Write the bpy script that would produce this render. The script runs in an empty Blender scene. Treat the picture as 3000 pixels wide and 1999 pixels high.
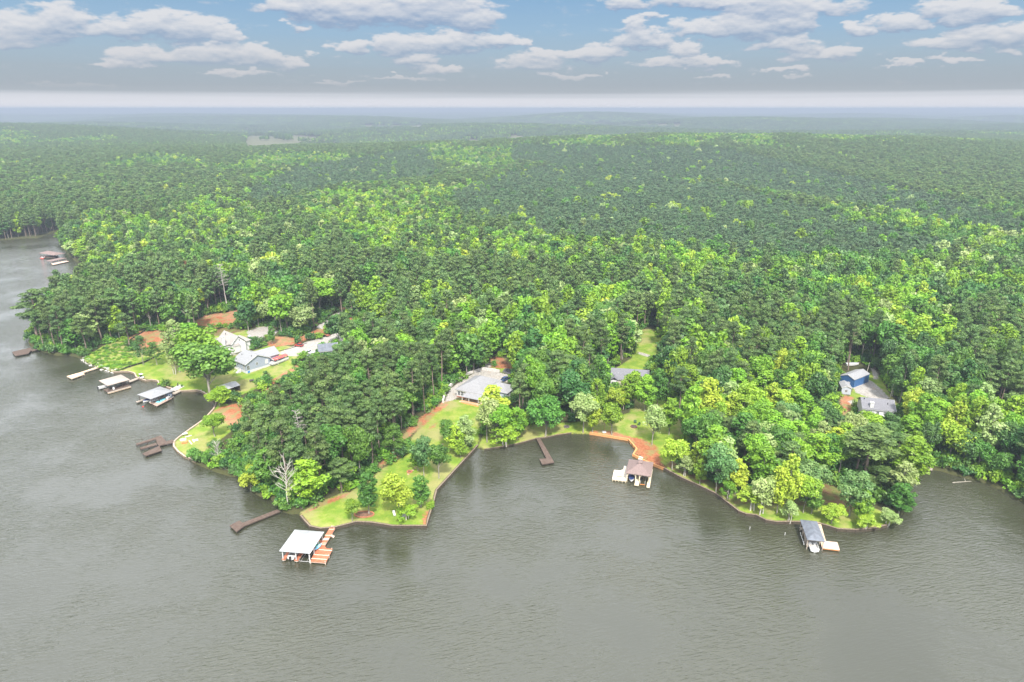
import bpy, math, random
import numpy as np
from mathutils import Vector, Matrix
random.seed(7); rng = np.random.default_rng(11)
sc = bpy.context.scene
COL = sc.collection
# ------------------------------------------------------------------ camera
H = 112.0; F = 2000.0
PITCH = math.atan((999.5 - 318) / F); SP, CP = math.sin(PITCH), math.cos(PITCH)
cam = bpy.data.cameras.new("camera"); cam.sensor_width = 36; cam.lens = 36 * F / 3000
cam.clip_start = 1; cam.clip_end = 90000
camo = bpy.data.objects.new("camera", cam); COL.objects.link(camo)
camo.location = (0, 0, H); camo.rotation_euler = (math.pi / 2 - PITCH, 0, 0)
sc.camera = camo
# ------------------------------------------------------------------ sky, sun, exposure
SUN_EL, SUN_AZ = math.radians(52), math.radians(172)      # azimuth clockwise from +Y
SKY_DECK = 2.45      # radiance of the bright high cloud deck overhead
def noise2(h, w, cell_y, cell_x, seed, octaves=5, gain=.55):
    r = np.random.default_rng(seed); out = np.zeros((h, w)); a = 1; tot = 0
    for o in range(octaves):
        gy, gx = max(2, int(h / cell_y) + 2), max(2, int(w / cell_x) + 2)
        g = r.random((gy, gx))
        yy = np.arange(h) / cell_y; xx = np.arange(w) / cell_x
        yi = yy.astype(int); xi = xx.astype(int); fy = (yy - yi)[:, None]; fx = (xx - xi)[None]
        fy = fy * fy * (3 - 2 * fy); fx = fx * fx * (3 - 2 * fx)
        yi = np.minimum(yi, gy - 2); xi = np.minimum(xi, gx - 2)
        A = g[yi][:, xi]; B = g[yi][:, xi + 1]; C = g[yi + 1][:, xi]; D = g[yi + 1][:, xi + 1]
        out += a * ((A * (1 - fx) + B * fx) * (1 - fy) + (C * (1 - fx) + D * fx) * fy); tot += a
        a *= gain; cell_y = max(1.01, cell_y / 2); cell_x = max(1.01, cell_x / 2)
    return out / tot
def lin(c):
    c = np.asarray(c, float) / 255.
    return np.where(c <= .04045, c / 12.92, ((c + .055) / 1.055) ** 2.4)
CLOUDS = [(70,85,150,62),(180,65,90,60),(25,125,110,26),(330,92,110,45),(440,75,130,48),(560,90,120,45),(650,108,60,30),
 (430,170,150,32),(600,160,150,36),(740,172,110,38),(850,185,60,26),(360,196,90,18),(900,15,160,42),(1050,38,230,58),(1250,30,200,66),(1380,62,90,42),
 (860,84,50,18),(1030,140,70,26),(1190,135,100,36),(1310,128,110,36),(1450,122,100,28),(1510,130,50,14),(1230,180,80,24),(1285,205,60,14),
 (1560,190,110,34),(1590,170,70,26),(1720,165,100,26),(1770,158,90,34),(1860,92,70,38),(1890,120,100,32),(1840,8,80,26),(1850,55,50,16),(1925,52,50,14),
 (2100,5,200,28),(2300,25,230,42),(2060,92,110,32),(2200,78,160,44),(2330,70,90,34),(2000,155,60,26),(1960,190,120,18),(2090,188,90,15),
 (2300,132,100,30),(2400,162,130,24),(2480,160,60,18),(2520,87,50,22),(2620,72,90,30),(2800,40,130,44),(2910,28,100,32),(2780,66,50,15),
 (2770,132,140,28),(2900,108,140,38),(2990,104,60,34),(2790,182,80,12),(2960,150,60,16),(2300,208,80,11),(2350,228,60,9),(2100,224,70,8),
 (700,216,120,10),(1000,240,90,7),(1650,222,90,8),(1200,232,110,7),(200,248,150,7),(2650,190,60,9)]
def sky_image():
    w, h = 3072, 576
    az = np.radians(np.linspace(-60, 60, w))[None, :].repeat(h, 0)
    el = np.radians(np.linspace(-1, 15, h))[:, None].repeat(w, 1)
    x, y, z = np.cos(el) * np.sin(az), np.cos(el) * np.cos(az), np.sin(el)
    f = y * CP - z * SP; f = np.maximum(f, .05)
    px = 1500 + F * x / f; py = 999.5 - F * (y * SP + z * CP) / f
    n1 = noise2(h, w, 26, 46, 3, 6, .6) - .5; n2 = noise2(h, w, 22, 50, 4, 6, .6) - .5
    qx = px + n1 * 150; qy = py + n2 * 60
    A = np.zeros((h, w)); S = np.zeros((h, w)) + 1e-6; B = np.zeros((h, w))
    for cx, cy, rx, ry in CLOUDS:
        dx = (qx - cx) / rx; dy = (qy - cy) / ry
        dy = np.where(dy > 0, dy * 1.25, dy * .85)
        m = np.maximum(0, 1.25 - dx * dx - dy * dy)
        A = np.maximum(A, m); B += m * (-dy); S += m
    # more clouds outside the frame, above and to the sides
    out = noise2(h, w, 60, 150, 9, 6, .58) - .5
    side = np.clip((np.abs(px - 1500) - 1500) / 120, 0, 1) + np.clip(-py / 60, 0, 1)
    A = np.maximum(A, np.clip(side, 0, 1) * np.clip(out * 6 - .15, 0, 1.1))
    n3 = noise2(h, w, 12, 26, 14, 5, .62) - .5; d = A * 1.05 + n3 * 1.15 - .08
    up = np.roll(d, -9, 0); up2 = np.roll(d, -22, 0)
    alpha = np.clip((d - .02) / .66, 0, 1); alpha = alpha * alpha * (3 - 2 * alpha)
    lit = np.clip(.5 + .36 * (d - up) + .28 * (d - up2) + .38 * np.clip(B / S, -1, 1) + n2 * .5, 0, 1)[..., None]
    e = np.degrees(el)[..., None]
    def ramp(stops):
        ks = [s[0] for s in stops]; cs = np.array([lin(s[1]) for s in stops])
        return np.stack([np.interp(e[..., 0], ks, cs[:, k]) for k in range(3)], -1)
    wob = (noise2(h, w, 8, 400, 5, 3, .5)[..., None] - .5) * .35
    e = e + wob
    sky = ramp([(-1, (226, 226, 231)), (.2, (230, 230, 236)), (.75, (220, 222, 229)), (.98, (204, 209, 217)), (1.25, (178, 186, 194)), (1.6, (172, 182, 191)), (2.6, (170, 184, 195)),
                (4, (167, 189, 206)), (5.6, (157, 188, 214)), (8, (141, 179, 214)), (15, (125, 165, 208))])
    base = ramp([(-1, (200, 205, 210)), (1.5, (176, 186, 194)), (4, (160, 178, 200)), (8, (142, 166, 200)), (15, (150, 170, 200))])
    top = ramp([(-1, (225, 225, 228)), (1.5, (196, 198, 204)), (3, (214, 214, 218)), (5, (226, 226, 229)), (15, (234, 234, 236))])
    cl = base * (1 - lit) + top * lit
    fade = np.clip((e - 1.1) / 1.5, 0, 1)[..., 0]
    a = (alpha * (.3 + .6 * fade) * np.clip((e[..., 0] - 1.2) / .6, 0, 1))[..., None]
    rgb = sky * (1 - a) + cl * a
    rgb = rgb * .765
    img = bpy.data.images.new("cloud_bank", w, h, float_buffer=True, is_data=True)
    buf = np.ones((h, w, 4), np.float32); buf[..., :3] = rgb
    img.pixels.foreach_set(buf.ravel()); img.update(); img.pack()
    return img
world = bpy.data.worlds.new("World"); sc.world = world; world.use_nodes = True
nt = world.node_tree; nt.nodes.clear()
def N(t, ty, **k):
    n = t.nodes.new(ty)
    for a, b in k.items(): setattr(n, a, b)
    return n
def M(t, op, a, b=None, c=None, clamp=False):
    n = t.nodes.new("ShaderNodeMath"); n.operation = op; n.use_clamp = clamp
    for i, v in enumerate((a, b, c)):
        if v is None: continue
        if isinstance(v, (int, float)): n.inputs[i].default_value = v
        else: t.links.new(v, n.inputs[i])
    return n.outputs[0]
def MR(t, v, a, b, c=0., d=1.):
    n = t.nodes.new("ShaderNodeMapRange"); n.interpolation_type = 'SMOOTHSTEP'
    t.links.new(v, n.inputs[0])
    for i, q in enumerate((a, b, c, d)): n.inputs[1 + i].default_value = q
    return n.outputs[0]
def MIX(t, f, a, b, blend='MIX'):
    n = t.nodes.new("ShaderNodeMix"); n.data_type = 'RGBA'; n.blend_type = blend; n.clamp_result = False
    for i, v in ((0, f), (6, a), (7, b)):
        if isinstance(v, (int, float)): n.inputs[i].default_value = v
        elif isinstance(v, tuple): n.inputs[i].default_value = tuple(v) + ((1,) if len(v) == 3 else ())
        else: t.links.new(v, n.inputs[i])
    return n.outputs[2]
tc = N(nt, "ShaderNodeTexCoord"); sx = N(nt, "ShaderNodeSeparateXYZ"); nt.links.new(tc.outputs["Generated"], sx.inputs[0])
azn = M(nt, 'ARCTAN2', sx.outputs[0], sx.outputs[1]); eln = M(nt, 'ARCSINE', sx.outputs[2])
cu = N(nt, "ShaderNodeCombineXYZ")
nt.links.new(MR(nt, azn, -math.pi / 3, math.pi / 3), cu.inputs[0])
for n_ in (nt.nodes[-1], nt.nodes[-2], nt.nodes[-3]):
    if n_.type == 'MAP_RANGE': n_.interpolation_type = 'LINEAR'
nt.links.new(MR(nt, eln, math.radians(-1), math.radians(15)), cu.inputs[1])
for n_ in nt.nodes:
    if n_.type == 'MAP_RANGE': n_.interpolation_type = 'LINEAR'
it = N(nt, "ShaderNodeTexImage", image=sky_image(), extension='EXTEND', interpolation='Cubic'); nt.links.new(cu.outputs[0], it.inputs[0])
skyt = N(nt, "ShaderNodeTexSky", sky_type='NISHITA', sun_disc=False); skyt.sun_elevation = SUN_EL; skyt.sun_rotation = SUN_AZ
skyt.altitude = 100; skyt.dust_density = 2.0
nish = MIX(nt, 1.0, skyt.outputs[0], (.1, .1, .1), 'MULTIPLY')
nz = N(nt, "ShaderNodeTexNoise"); nz.inputs["Scale"].default_value = 3.2; nz.inputs["Detail"].default_value = 5
nt.links.new(tc.outputs["Generated"], nz.inputs[0])
deckv = MR(nt, nz.outputs[0], .35, .68, SKY_DECK * .62, SKY_DECK)
dk = N(nt, "ShaderNodeCombineXYZ")
nt.links.new(M(nt, 'MULTIPLY', deckv, .97), dk.inputs[0]); nt.links.new(deckv, dk.inputs[1]); nt.links.new(M(nt, 'MULTIPLY', deckv, 1.05), dk.inputs[2])
hi = MIX(nt, .85, nish, dk.outputs[0])
wc = MIX(nt, MR(nt, eln, math.radians(7.9), math.radians(11.5)), it.outputs[0], hi)
bg = N(nt, "ShaderNodeBackground"); nt.links.new(wc, bg.inputs[0]); bg.inputs[1].default_value = .8
wo = N(nt, "ShaderNodeOutputWorld"); nt.links.new(bg.outputs[0], wo.inputs[0])
sun = bpy.data.lights.new("sun", 'SUN'); sun.energy = 4.9; sun.angle = math.radians(6); sun.color = (1, .95, .86)
suno = bpy.data.objects.new("sun", sun); COL.objects.link(suno)
sd_ = Vector((math.sin(SUN_AZ) * math.cos(SUN_EL), math.cos(SUN_AZ) * math.cos(SUN_EL), math.sin(SUN_EL)))
suno.rotation_euler = sd_.to_track_quat('Z', 'Y').to_euler(); suno.location = (0, 0, 300)
sc.view_settings.view_transform = 'Standard'; sc.view_settings.look = 'None'
sc.view_settings.exposure = 0.72; sc.view_settings.gamma = 1
cy = sc.cycles; cy.use_denoising = True; cy.max_bounces = 6; cy.diffuse_bounces = 3; cy.glossy_bounces = 2
cy.transmission_bounces = 2; cy.volume_bounces = 0; cy.transparent_max_bounces = 4; cy.sample_clamp_indirect = 6; cy.sample_clamp_direct = 2.2
cy.use_adaptive_sampling = True; cy.adaptive_threshold = .02; cy.caustics_reflective = False; cy.caustics_refractive = False
sc.render.engine = 'CYCLES'
# ------------------------------------------------------------------ geometry of the place
def W(px, py, z=0.):
    v = -(py - 999.5) / F; u = (px - 1500) / F
    d = (H - z) / (SP - v * CP); return (u * d, d * (CP + v * SP))
def proj(x, y, z):
    zr = z - H; f = y * CP - zr * SP; f = np.maximum(f, 1.)
    return 1500 + F * x / f, 999.5 - F * (y * SP + zr * CP) / f
SHORE_PX = [(-900,760),(-300,725),(0,705),(60,700),(110,698),(140,688),(165,680),(180,692),(178,715),(200,752),(235,776),(262,792),(262,820),(245,850),(200,890),(150,925),(112,960),(88,985),(82,1005),(92,1018),(120,1030),(163,1042),(215,1044),
 (239,1053),(255,1067),(280,1078),(305,1088),(332,1094),(360,1093),(378,1093),(394,1098),(400,1110),(428,1120),(443,1117),(462,1120),(466,1129),(484,1137),(512,1146),(530,1150),(576,1148),(589,1151),(605,1160),(635,1178),(630,1195),(624,1205),(597,1234),(560,1260),(522,1288),(509,1300),(509,1313),(521,1328),(541,1343),
 (554,1348),(572,1358),(595,1370),(637,1386),(669,1395),(701,1400),(715,1420),(740,1442),(762,1456),(790,1460),(812,1482),(828,1500),(855,1508),(875,1506),(881,1518),(895,1535),(908,1549),(940,1556),(982,1552),(1023,1542),(1042,1536),(1087,1538),(1120,1543),(1151,1548),(1250,1548),(1256,1526),(1270,1482),(1280,1442),(1342,1374),(1401,1310),
 (1406,1318),(1419,1320),(1473,1312),(1505,1306),(1537,1298),(1572,1288),(1601,1285),(1633,1278),(1674,1272),(1728,1273),(1792,1284),(1840,1292),(1864,1320),(1854,1337),(1885,1354),(1913,1366),(1945,1378),(1994,1405),(2052,1431),(2095,1452),(2124,1474),(2164,1505),(2185,1513),(2214,1516),(2243,1531),(2272,1536),(2348,1536),
 (2409,1543),(2453,1557),(2507,1560),(2561,1555),(2600,1545),(2635,1520),(2655,1490),(2650,1462),(2664,1441),(2655,1425),(2668,1400),(2689,1382),(2700,1374),(2731,1378),(2752,1380),(2791,1392),(2826,1402),(2861,1410),(2896,1420),(2949,1448),(2977,1464),(3000,1474),(3150,1540),(3400,1600)]
SH = np.array([W(*p) for p in SHORE_PX])
POLY = np.vstack([SH, [[60000, SH[-1, 1] - 40], [60000, 90000], [-60000, 90000], [-60000, SH[0, 1]]]])
def seg_dist(x, y, P0, P1):
    d = np.full(x.shape, 1e9)
    for (ax, ay), (bx, by) in zip(P0, P1):
        vx, vy = bx - ax, by - ay; L = vx * vx + vy * vy + 1e-9
        t = np.clip(((x - ax) * vx + (y - ay) * vy) / L, 0, 1)
        d = np.minimum(d, (x - ax - t * vx) ** 2 + (y - ay - t * vy) ** 2)
    return np.sqrt(d)
def inside(x, y, P):
    c = np.zeros(x.shape, bool); n = len(P)
    for i in range(n):
        ax, ay = P[i]; bx, by = P[(i + 1) % n]
        if ay == by: continue
        c ^= ((ay > y) != (by > y)) & (x < (bx - ax) * (y - ay) / (by - ay) + ax)
    return c
def shore_sd(x, y):
    d = seg_dist(x, y, SH[:-1], SH[1:])
    return np.where(inside(x, y, POLY), d, -d)
HK = [(rng.uniform(.0016, .0052), rng.uniform(0, 6.28), rng.uniform(0, 6.28)) for _ in range(9)]
def hgt(x, y, sd=None):
    x = np.asarray(x, float); y = np.asarray(y, float)
    if sd is None: sd = shore_sd(x, y)
    near = np.clip(sd * 1.3, -2.5, .75) + 4.5 * (1 - np.exp(-np.maximum(sd, 0) / 90))
    n = np.zeros(x.shape)
    for k, a, p in HK: n += np.sin(k * (x * math.cos(a) * .8 + y * math.sin(a) * 1.2) + p)
    A = np.clip((sd - 60) / 900, 0, 1)
    r = A * (n * (4.6 + 2.6 * np.clip((y - 900) / 900, 0, 1)) + 1)
    # ridges seen against the haze
    def ridge(x0, y0, x1, y1, w, h):
        t = np.clip(((x - x0) * (x1 - x0) + (y - y0) * (y1 - y0)) / ((x1 - x0) ** 2 + (y1 - y0) ** 2), 0, 1)
        d2 = (x - x0 - t * (x1 - x0)) ** 2 + (y - y0 - t * (y1 - y0)) ** 2
        return h * np.exp(-d2 / (w * w))
    r += A * (ridge(100, 3300, 1500, 2300, 420, 16) + ridge(1100, 1900, 2600, 1700, 300, 12) + ridge(-2600, 2900, -500, 3300, 400, 10) + ridge(-900, 5200, 500, 5600, 700, 22))
    return near + r
def hz(x, y): return float(hgt(np.array([x]), np.array([y]))[0])
def P(px, py, dz=0.):
    z = 1.
    for _ in range(25):
        x, y = W(px, py, z + dz); z2 = hz(x, y)
        if abs(z2 - z) < .02: break
        z = .5 * z + .5 * z2
    x, y = W(px, py, z + dz); return x, y, z
def PP(pts): return [P(*p)[:2] for p in pts]
LAWN_PX = [
 [(243,1052),(262,1064),(332,1090),(380,1090),(405,1108),(470,1117),(520,1145),(600,1148),(640,1176),(690,1165),(760,1135),(850,1085),(885,1040),(870,1018),(800,1008),(735,1030),(715,985),(700,965),(600,985),(530,1000),(470,1020),(380,1030),(372,1000),(340,1000),(300,1015),(270,1035)],
 [(509,1295),(545,1265),(600,1232),(625,1203),(637,1178),(668,1184),(660,1215),(700,1240),(680,1262),(650,1285),(620,1315),(600,1335),(556,1344),(515,1320)],
 [(879,1505),(908,1547),(940,1554),(982,1550),(1042,1534),(1151,1546),(1250,1546),(1280,1441),(1400,1308),(1405,1255),(1440,1195),(1370,1176),(1322,1170),(1270,1205),(1200,1290),(1190,1335),(1100,1385),(1040,1430),(940,1470)],
 [(1402,1312),(1420,1319),(1505,1304),(1572,1286),(1674,1270),(1728,1271),(1800,1278),(1850,1290),(1900,1330),(1980,1385),(2010,1310),(1995,1240),(1975,1180),(1900,1150),(1855,1165),(1845,1210),(1760,1232),(1660,1238),(1560,1245),(1480,1250),(1425,1260)],
 [(1947,1377),(1994,1404),(2052,1430),(2095,1451),(2124,1473),(2164,1504),(2214,1515),(2243,1530),(2272,1535),(2348,1535),(2409,1542),(2453,1556),(2507,1559),(2561,1554),(2600,1544),(2630,1515),(2560,1490),(2480,1475),(2400,1478),(2300,1480),(2230,1480),(2160,1460),(2100,1420),(2040,1395),(1980,1365)],
 [(1858,1010),(1868,965),(1925,965),(1948,1010),(1935,1045),(1900,1060),(1890,1090),(1820,1105),(1795,1085),(1850,1050)],
 [(2530,1112),(2560,1080),(2585,1115),(2610,1160),(2645,1195),(2560,1190),(2500,1188),(2488,1160),(2500,1135)],
 [(1425,1075),(1440,1050),(1500,1052),(1512,1085),(1490,1095),(1440,1085)],
 [(560,985),(700,935),(800,958),(740,985),(715,1000),(600,1010)]]
CLAY_PX = [
 [(372,995),(400,972),(455,968),(520,975),(560,985),(550,1010),(470,1020),(400,1030),(385,1015)],
 [(566,945),(600,925),(660,915),(705,905),(706,938),(660,957),(600,968)],
 [(878,1066),(900,1062),(890,1080),(830,1110),(800,1125),(790,1118),(830,1092)],
 [(770,1142),(800,1130),(825,1140),(800,1158),(775,1155)],
 [(798,985),(870,990),(930,965),(985,950),(1040,925),(1040,945),(930,985),(860,1010),(800,1018),(775,1010)],
 [(622,1206),(650,1192),(705,1180),(730,1200),(720,1245),(690,1262),(665,1240),(640,1225)],
 [(1100,1370),(1119,1354),(1151,1316),(1186,1268),(1224,1230),(1278,1191),(1297,1175),(1325,1168),(1312,1188),(1272,1217),(1246,1246),(1208,1271),(1190,1290),(1188,1329),(1157,1343),(1125,1364),(1100,1382)],
 [(1254,1258),(1268,1243),(1281,1240),(1274,1251),(1258,1260)],
 [(885,1504),(930,1474),(980,1457),(1025,1442),(1015,1456),(970,1474),(925,1490),(895,1504)],
 [(1235,1534),(1240,1515),(1254,1488),(1264,1490),(1252,1540),(1242,1540)],
 [(891,1522),(905,1524),(907,1536),(898,1538)],
 [(1722,1270),(1745,1260),(1790,1262),(1830,1275),(1890,1288),(1925,1310),(1935,1340),(1946,1374),(1913,1362),(1854,1335),(1864,1319),(1840,1290),(1792,1281)],
 [(1630,1278),(1674,1271),(1728,1272),(1728,1267),(1670,1268),(1630,1275)],
 [(2458,1150),(2500,1165),(2503,1195),(2490,1225),(2475,1245),(2462,1220)],
 [(2615,1245),(2650,1262),(2690,1330),(2715,1370),(2690,1380),(2665,1330),(2635,1290),(2608,1255)],
 [(2640,1448),(2662,1440),(2650,1425),(2636,1432)],
 [(1935,945),(1955,965),(1950,1010),(1940,985)],[(1765,940),(1785,945),(1782,1020),(1768,1035)],
 [(1405,1090),(1440,1078),(1500,1082),(1500,1072),(1470,1045),(1430,1045)]]
GRAV_PX = [
 [(722,972),(750,960),(785,955),(815,972),(800,985),(776,988),(734,1000)],
 [(812,1036),(850,1018),(905,1000),(960,985),(1010,968),(1040,980),(1000,1005),(950,1025),(900,1042),(850,1045)],
 [(1010,968),(1070,935),(1130,905),(1180,885),(1240,880),(1246,890),(1180,900),(1120,930),(1060,960),(1040,980)],
 [(925,960),(970,925),(1020,903),(1100,882),(1108,888),(1040,912),(985,935),(945,965)],
 [(1175,856),(1250,872),(1248,892),(1215,885),(1178,868)],
 [(1300,1180),(1318,1140),(1360,1110),(1405,1085),(1418,1082),(1465,1092),(1495,1100),(1485,1122),(1440,1112),(1370,1150),(1330,1172)],
 [(1414,1067),(1443,1067),(1436,1078),(1420,1079)],
 [(2498,1132),(2535,1110),(2556,1118),(2582,1140),(2610,1170),(2560,1172),(2530,1160),(2505,1150)],
 [(2548,1070),(2556,1070),(2572,1095),(2575,1112),(2560,1112)],
 [(2540,1190),(2500,1190),(2480,1175),(2500,1172)],
 [(1762,928),(1800,928),(1800,936),(1762,936)],[(1868,1030),(1905,1040),(1900,1048),(1866,1036)],
 [(990,655),(1000,655),(1040,700),(1030,712),(1010,690)]]
DARK_PX = [[(1470,1090),(1480,1079),(1502,1082),(1502,1100)]]
MULCH_PX = [[(2160,1490),(2200,1475),(2300,1480),(2400,1485),(2480,1500),(2560,1520),(2520,1440),(2400,1400),(2250,1420),(2100,1400),(2000,1360),(1960,1340),(1950,1366),(2000,1392),(2060,1418),(2110,1445)],
 [(1030,930),(1110,885),(1060,880),(1000,905)],[(560,985),(600,968),(700,940),(780,950),(720,968),(650,985)]]
FIELD_PX = [[(712,395),(722,372),(775,380),(830,392),(925,398),(1000,412),(985,425),(900,415),(855,425),(720,430)],[(1475,398),(1535,394),(1555,402),(1490,410)],
 [(1690,357),(2010,364),(2000,369),(1700,362)],[(1030,366),(1240,366),(1250,376),(1120,376)],[(1340,405),(1420,408),(1400,416),(1345,413)]]
# ------------------------------------------------------------------ materials
MATS = {}
def mat(name, col, rough=.8, var=.25, scale=2., col2=None, metal=0., bump=0., coord='Object', detail=4, spec=.3, stripes=None, stretch=None):
    if name in MATS: return MATS[name]
    m = bpy.data.materials.new(name); m.use_nodes = True; t = m.node_tree; b = t.nodes["Principled BSDF"]
    tcn = N(t, "ShaderNodeTexCoord"); src = tcn.outputs[coord]
    if stretch:
        mp = N(t, "ShaderNodeMapping"); mp.inputs[3].default_value = stretch; t.links.new(src, mp.inputs[0]); src = mp.outputs[0]
    n = N(t, "ShaderNodeTexNoise"); n.inputs["Scale"].default_value = scale; n.inputs["Detail"].default_value = detail; n.inputs["Roughness"].default_value = .65
    t.links.new(src, n.inputs[0])
    c2 = col2 or tuple(c * (1 - var) for c in col); c1 = col if col2 else tuple(min(1, c * (1 + var)) for c in col)
    c = MIX(t, MR(t, n.outputs[0], .3, .7), c2, c1)
    if stripes:   # (axis, period, dark): board or sheet joints
        sp = N(t, "ShaderNodeSeparateXYZ"); t.links.new(tcn.outputs['Object'], sp.inputs[0])
        fr = M(t, 'FRACT', M(t, 'DIVIDE', sp.outputs[stripes[0]], stripes[1]))
        line = M(t, 'LESS_THAN', fr, .16)
        cell = N(t, "ShaderNodeTexWhiteNoise", noise_dimensions='1D'); t.links.new(M(t, 'FLOOR', M(t, 'DIVIDE', sp.outputs[stripes[0]], stripes[1])), cell.inputs['W'])
        c = MIX(t, M(t, 'MULTIPLY', cell.outputs[0], .35), c, c2)
        c = MIX(t, M(t, 'MULTIPLY', line, stripes[2]), c, tuple(x * .3 for x in c2))
    t.links.new(c, b.inputs["Base Color"]); b.inputs["Roughness"].default_value = rough; b.inputs["Metallic"].default_value = metal
    b.inputs["Specular IOR Level"].default_value = spec
    if bump:
        bp = N(t, "ShaderNodeBump"); bp.inputs["Strength"].default_value = bump; bp.inputs["Distance"].default_value = .1
        t.links.new(n.outputs[0], bp.inputs["Height"]); t.links.new(bp.outputs[0], b.inputs["Normal"])
    MATS[name] = m; return m
def leafmat(name, col, col2, trans=.3):
    m = bpy.data.materials.new(name); m.use_nodes = True; t = m.node_tree; t.nodes.clear()
    at = N(t, "ShaderNodeAttribute", attribute_name="tint"); oi = N(t, "ShaderNodeObjectInfo")
    c = MIX(t, at.outputs["Fac"], col2, col)
    hs = N(t, "ShaderNodeHueSaturation"); t.links.new(c, hs.inputs["Color"])
    t.links.new(MR(t, oi.outputs["Random"], 0, 1, .487, .513), hs.inputs["Hue"])
    wn = N(t, "ShaderNodeTexWhiteNoise", noise_dimensions='1D'); t.links.new(oi.outputs["Random"], wn.inputs['W'])
    t.links.new(MR(t, wn.outputs[0], 0, 1, .85, 1.16), hs.inputs["Value"])
    d = N(t, "ShaderNodeBsdfDiffuse"); tr = N(t, "ShaderNodeBsdfTranslucent"); gl = N(t, "ShaderNodeBsdfGlossy"); gl.inputs[1].default_value = .5
    t.links.new(hs.outputs[0], d.inputs[0]); t.links.new(hs.outputs[0], tr.inputs[0]); gl.inputs[0].default_value = (.5, .5, .5, 1)
    mx = N(t, "ShaderNodeMixShader"); mx.inputs[0].default_value = trans
    t.links.new(d.outputs[0], mx.inputs[1]); t.links.new(tr.outputs[0], mx.inputs[2])
    m2 = N(t, "ShaderNodeMixShader"); m2.inputs[0].default_value = .05; t.links.new(mx.outputs[0], m2.inputs[1]); t.links.new(gl.outputs[0], m2.inputs[2])
    o = N(t, "ShaderNodeOutputMaterial"); t.links.new(m2.outputs[0], o.inputs[0]); MATS[name] = m; return m
BARK_PINE = mat("pine_bark", (.21, .16, .13), .9, .3, 3, stretch=(1, 1, .2)); BARK = mat("grey_bark", (.27, .25, .21), .9, .3, 3, stretch=(1, 1, .2))
BARK_PALE = mat("pale_bark", (.5, .47, .42), .9, .2, 3, stretch=(1, 1, .2)); BARK_DEAD = mat("dead_wood", (.42, .38, .36), .9, .2, 3)
LEAF = {'lime': leafmat("lime_leaves", (.42, .52, .05), (.27, .41, .03)), 'bright': leafmat("bright_leaves", (.27, .45, .03), (.14, .30, .025)),
        'mid': leafmat("green_leaves", (.14, .29, .035), (.07, .185, .028)), 'dark': leafmat("dark_leaves", (.09, .205, .042), (.045, .13, .032)),
        'blue': leafmat("blue_green_leaves", (.19, .32, .10), (.08, .19, .05)), 'pale': leafmat("pale_leaves", (.38, .47, .19), (.24, .36, .09)),
        'pine': leafmat("pine_needles", (.165, .265, .065), (.075, .145, .042), .3), 'pine2': leafmat("dense_pine_needles", (.125, .215, .085), (.065, .13, .058), .3),
        'red': leafmat("red_leaves", (.32, .10, .05), (.2, .07, .04))}
# ------------------------------------------------------------------ ground
def new_mesh(name, v, f, mats=(), mi=None, attrs=None, smooth=False):
    me = bpy.data.meshes.new(name); v = np.asarray(v, np.float32); f = np.asarray(f, np.int32)
    me.vertices.add(len(v)); me.vertices.foreach_set('co', v.ravel())
    k = f.shape[1]; me.loops.add(f.size); me.loops.foreach_set('vertex_index', f.ravel())
    me.polygons.add(len(f)); me.polygons.foreach_set('loop_start', np.arange(0, f.size, k, dtype=np.int32))
    for m in mats: me.materials.append(m)
    if mi is not None: me.polygons.foreach_set('material_index', np.asarray(mi, np.int32))
    if smooth: me.polygons.foreach_set('use_smooth', np.ones(len(f), bool))
    for a, d in (attrs or {}).items():
        at = me.attributes.new(a, 'FLOAT', 'POINT'); at.data.foreach_set('value', np.asarray(d, np.float32))
    me.update(calc_edges=True); return me
def tag(o, label=None, cat=None, group=None, kind=None):
    for k, v in (('label', label), ('category', cat), ('group', group), ('kind', kind)):
        if v: o[k] = v
    return o
rows = [96.]
while rows[-1] < 52000: rows.append(rows[-1] + max(.95, (rows[-1] - 330) * .011 if rows[-1] > 416 else .95))
rows = np.array(rows); NC = 620
cols = np.linspace(-1.02, 1.02, NC)
GX = rows[:, None] * cols[None] * 1.0 + 0; GY = rows[:, None].repeat(NC, 1)
nearrow = rows < 3000
SD = np.full(GX.shape, 5000.); SD[nearrow] = shore_sd(GX[nearrow], GY[nearrow])
GZ = hgt(GX, GY, SD)
farm = np.clip((GY - 8500) / 3000, 0, 1); GZ = GZ * (1 - farm) + farm * (16 + 12 * np.sin(GX / 2600 + GY / 1500) + 8 * np.sin(GX / 1100 - GY / 2300))
GZ += np.where(SD > 1.5, (rng.random(GX.shape) - .5) * .12, 0)
mask = {}
selr = rows < 760; sx_, sy_ = GX[selr], GY[selr]
def polymask(polys, xs, ys, soft):
    out = np.full(xs.shape, -9.)
    for pl in polys:
        p = np.array(PP(pl)); b0, b1 = p.min(0) - 6, p.max(0) + 6
        s = (xs > b0[0]) & (xs < b1[0]) & (ys > b0[1]) & (ys < b1[1])
        if not s.any(): continue
        X, Y = xs[s], ys[s]; d = seg_dist(X, Y, p, np.roll(p, -1, 0)); d = np.where(inside(X, Y, p), d, -d)
        out[s] = np.maximum(out[s], d)
    return np.clip(out / soft * .5 + .5, 0, 1)
for nm, pl in (('lawn', LAWN_PX), ('clay', CLAY_PX), ('gravel', GRAV_PX), ('asphalt', DARK_PX), ('mulch', MULCH_PX)):
    a = np.zeros(GX.shape); a[selr] = polymask(pl, sx_, sy_, 3.); mask[nm] = a.ravel()
a = np.zeros(GX.shape); s2 = rows > 1000; a[s2] = polymask(FIELD_PX, GX[s2], GY[s2], 60.); mask['field'] = a.ravel()
idx = np.arange(GX.size).reshape(GX.shape)
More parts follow.
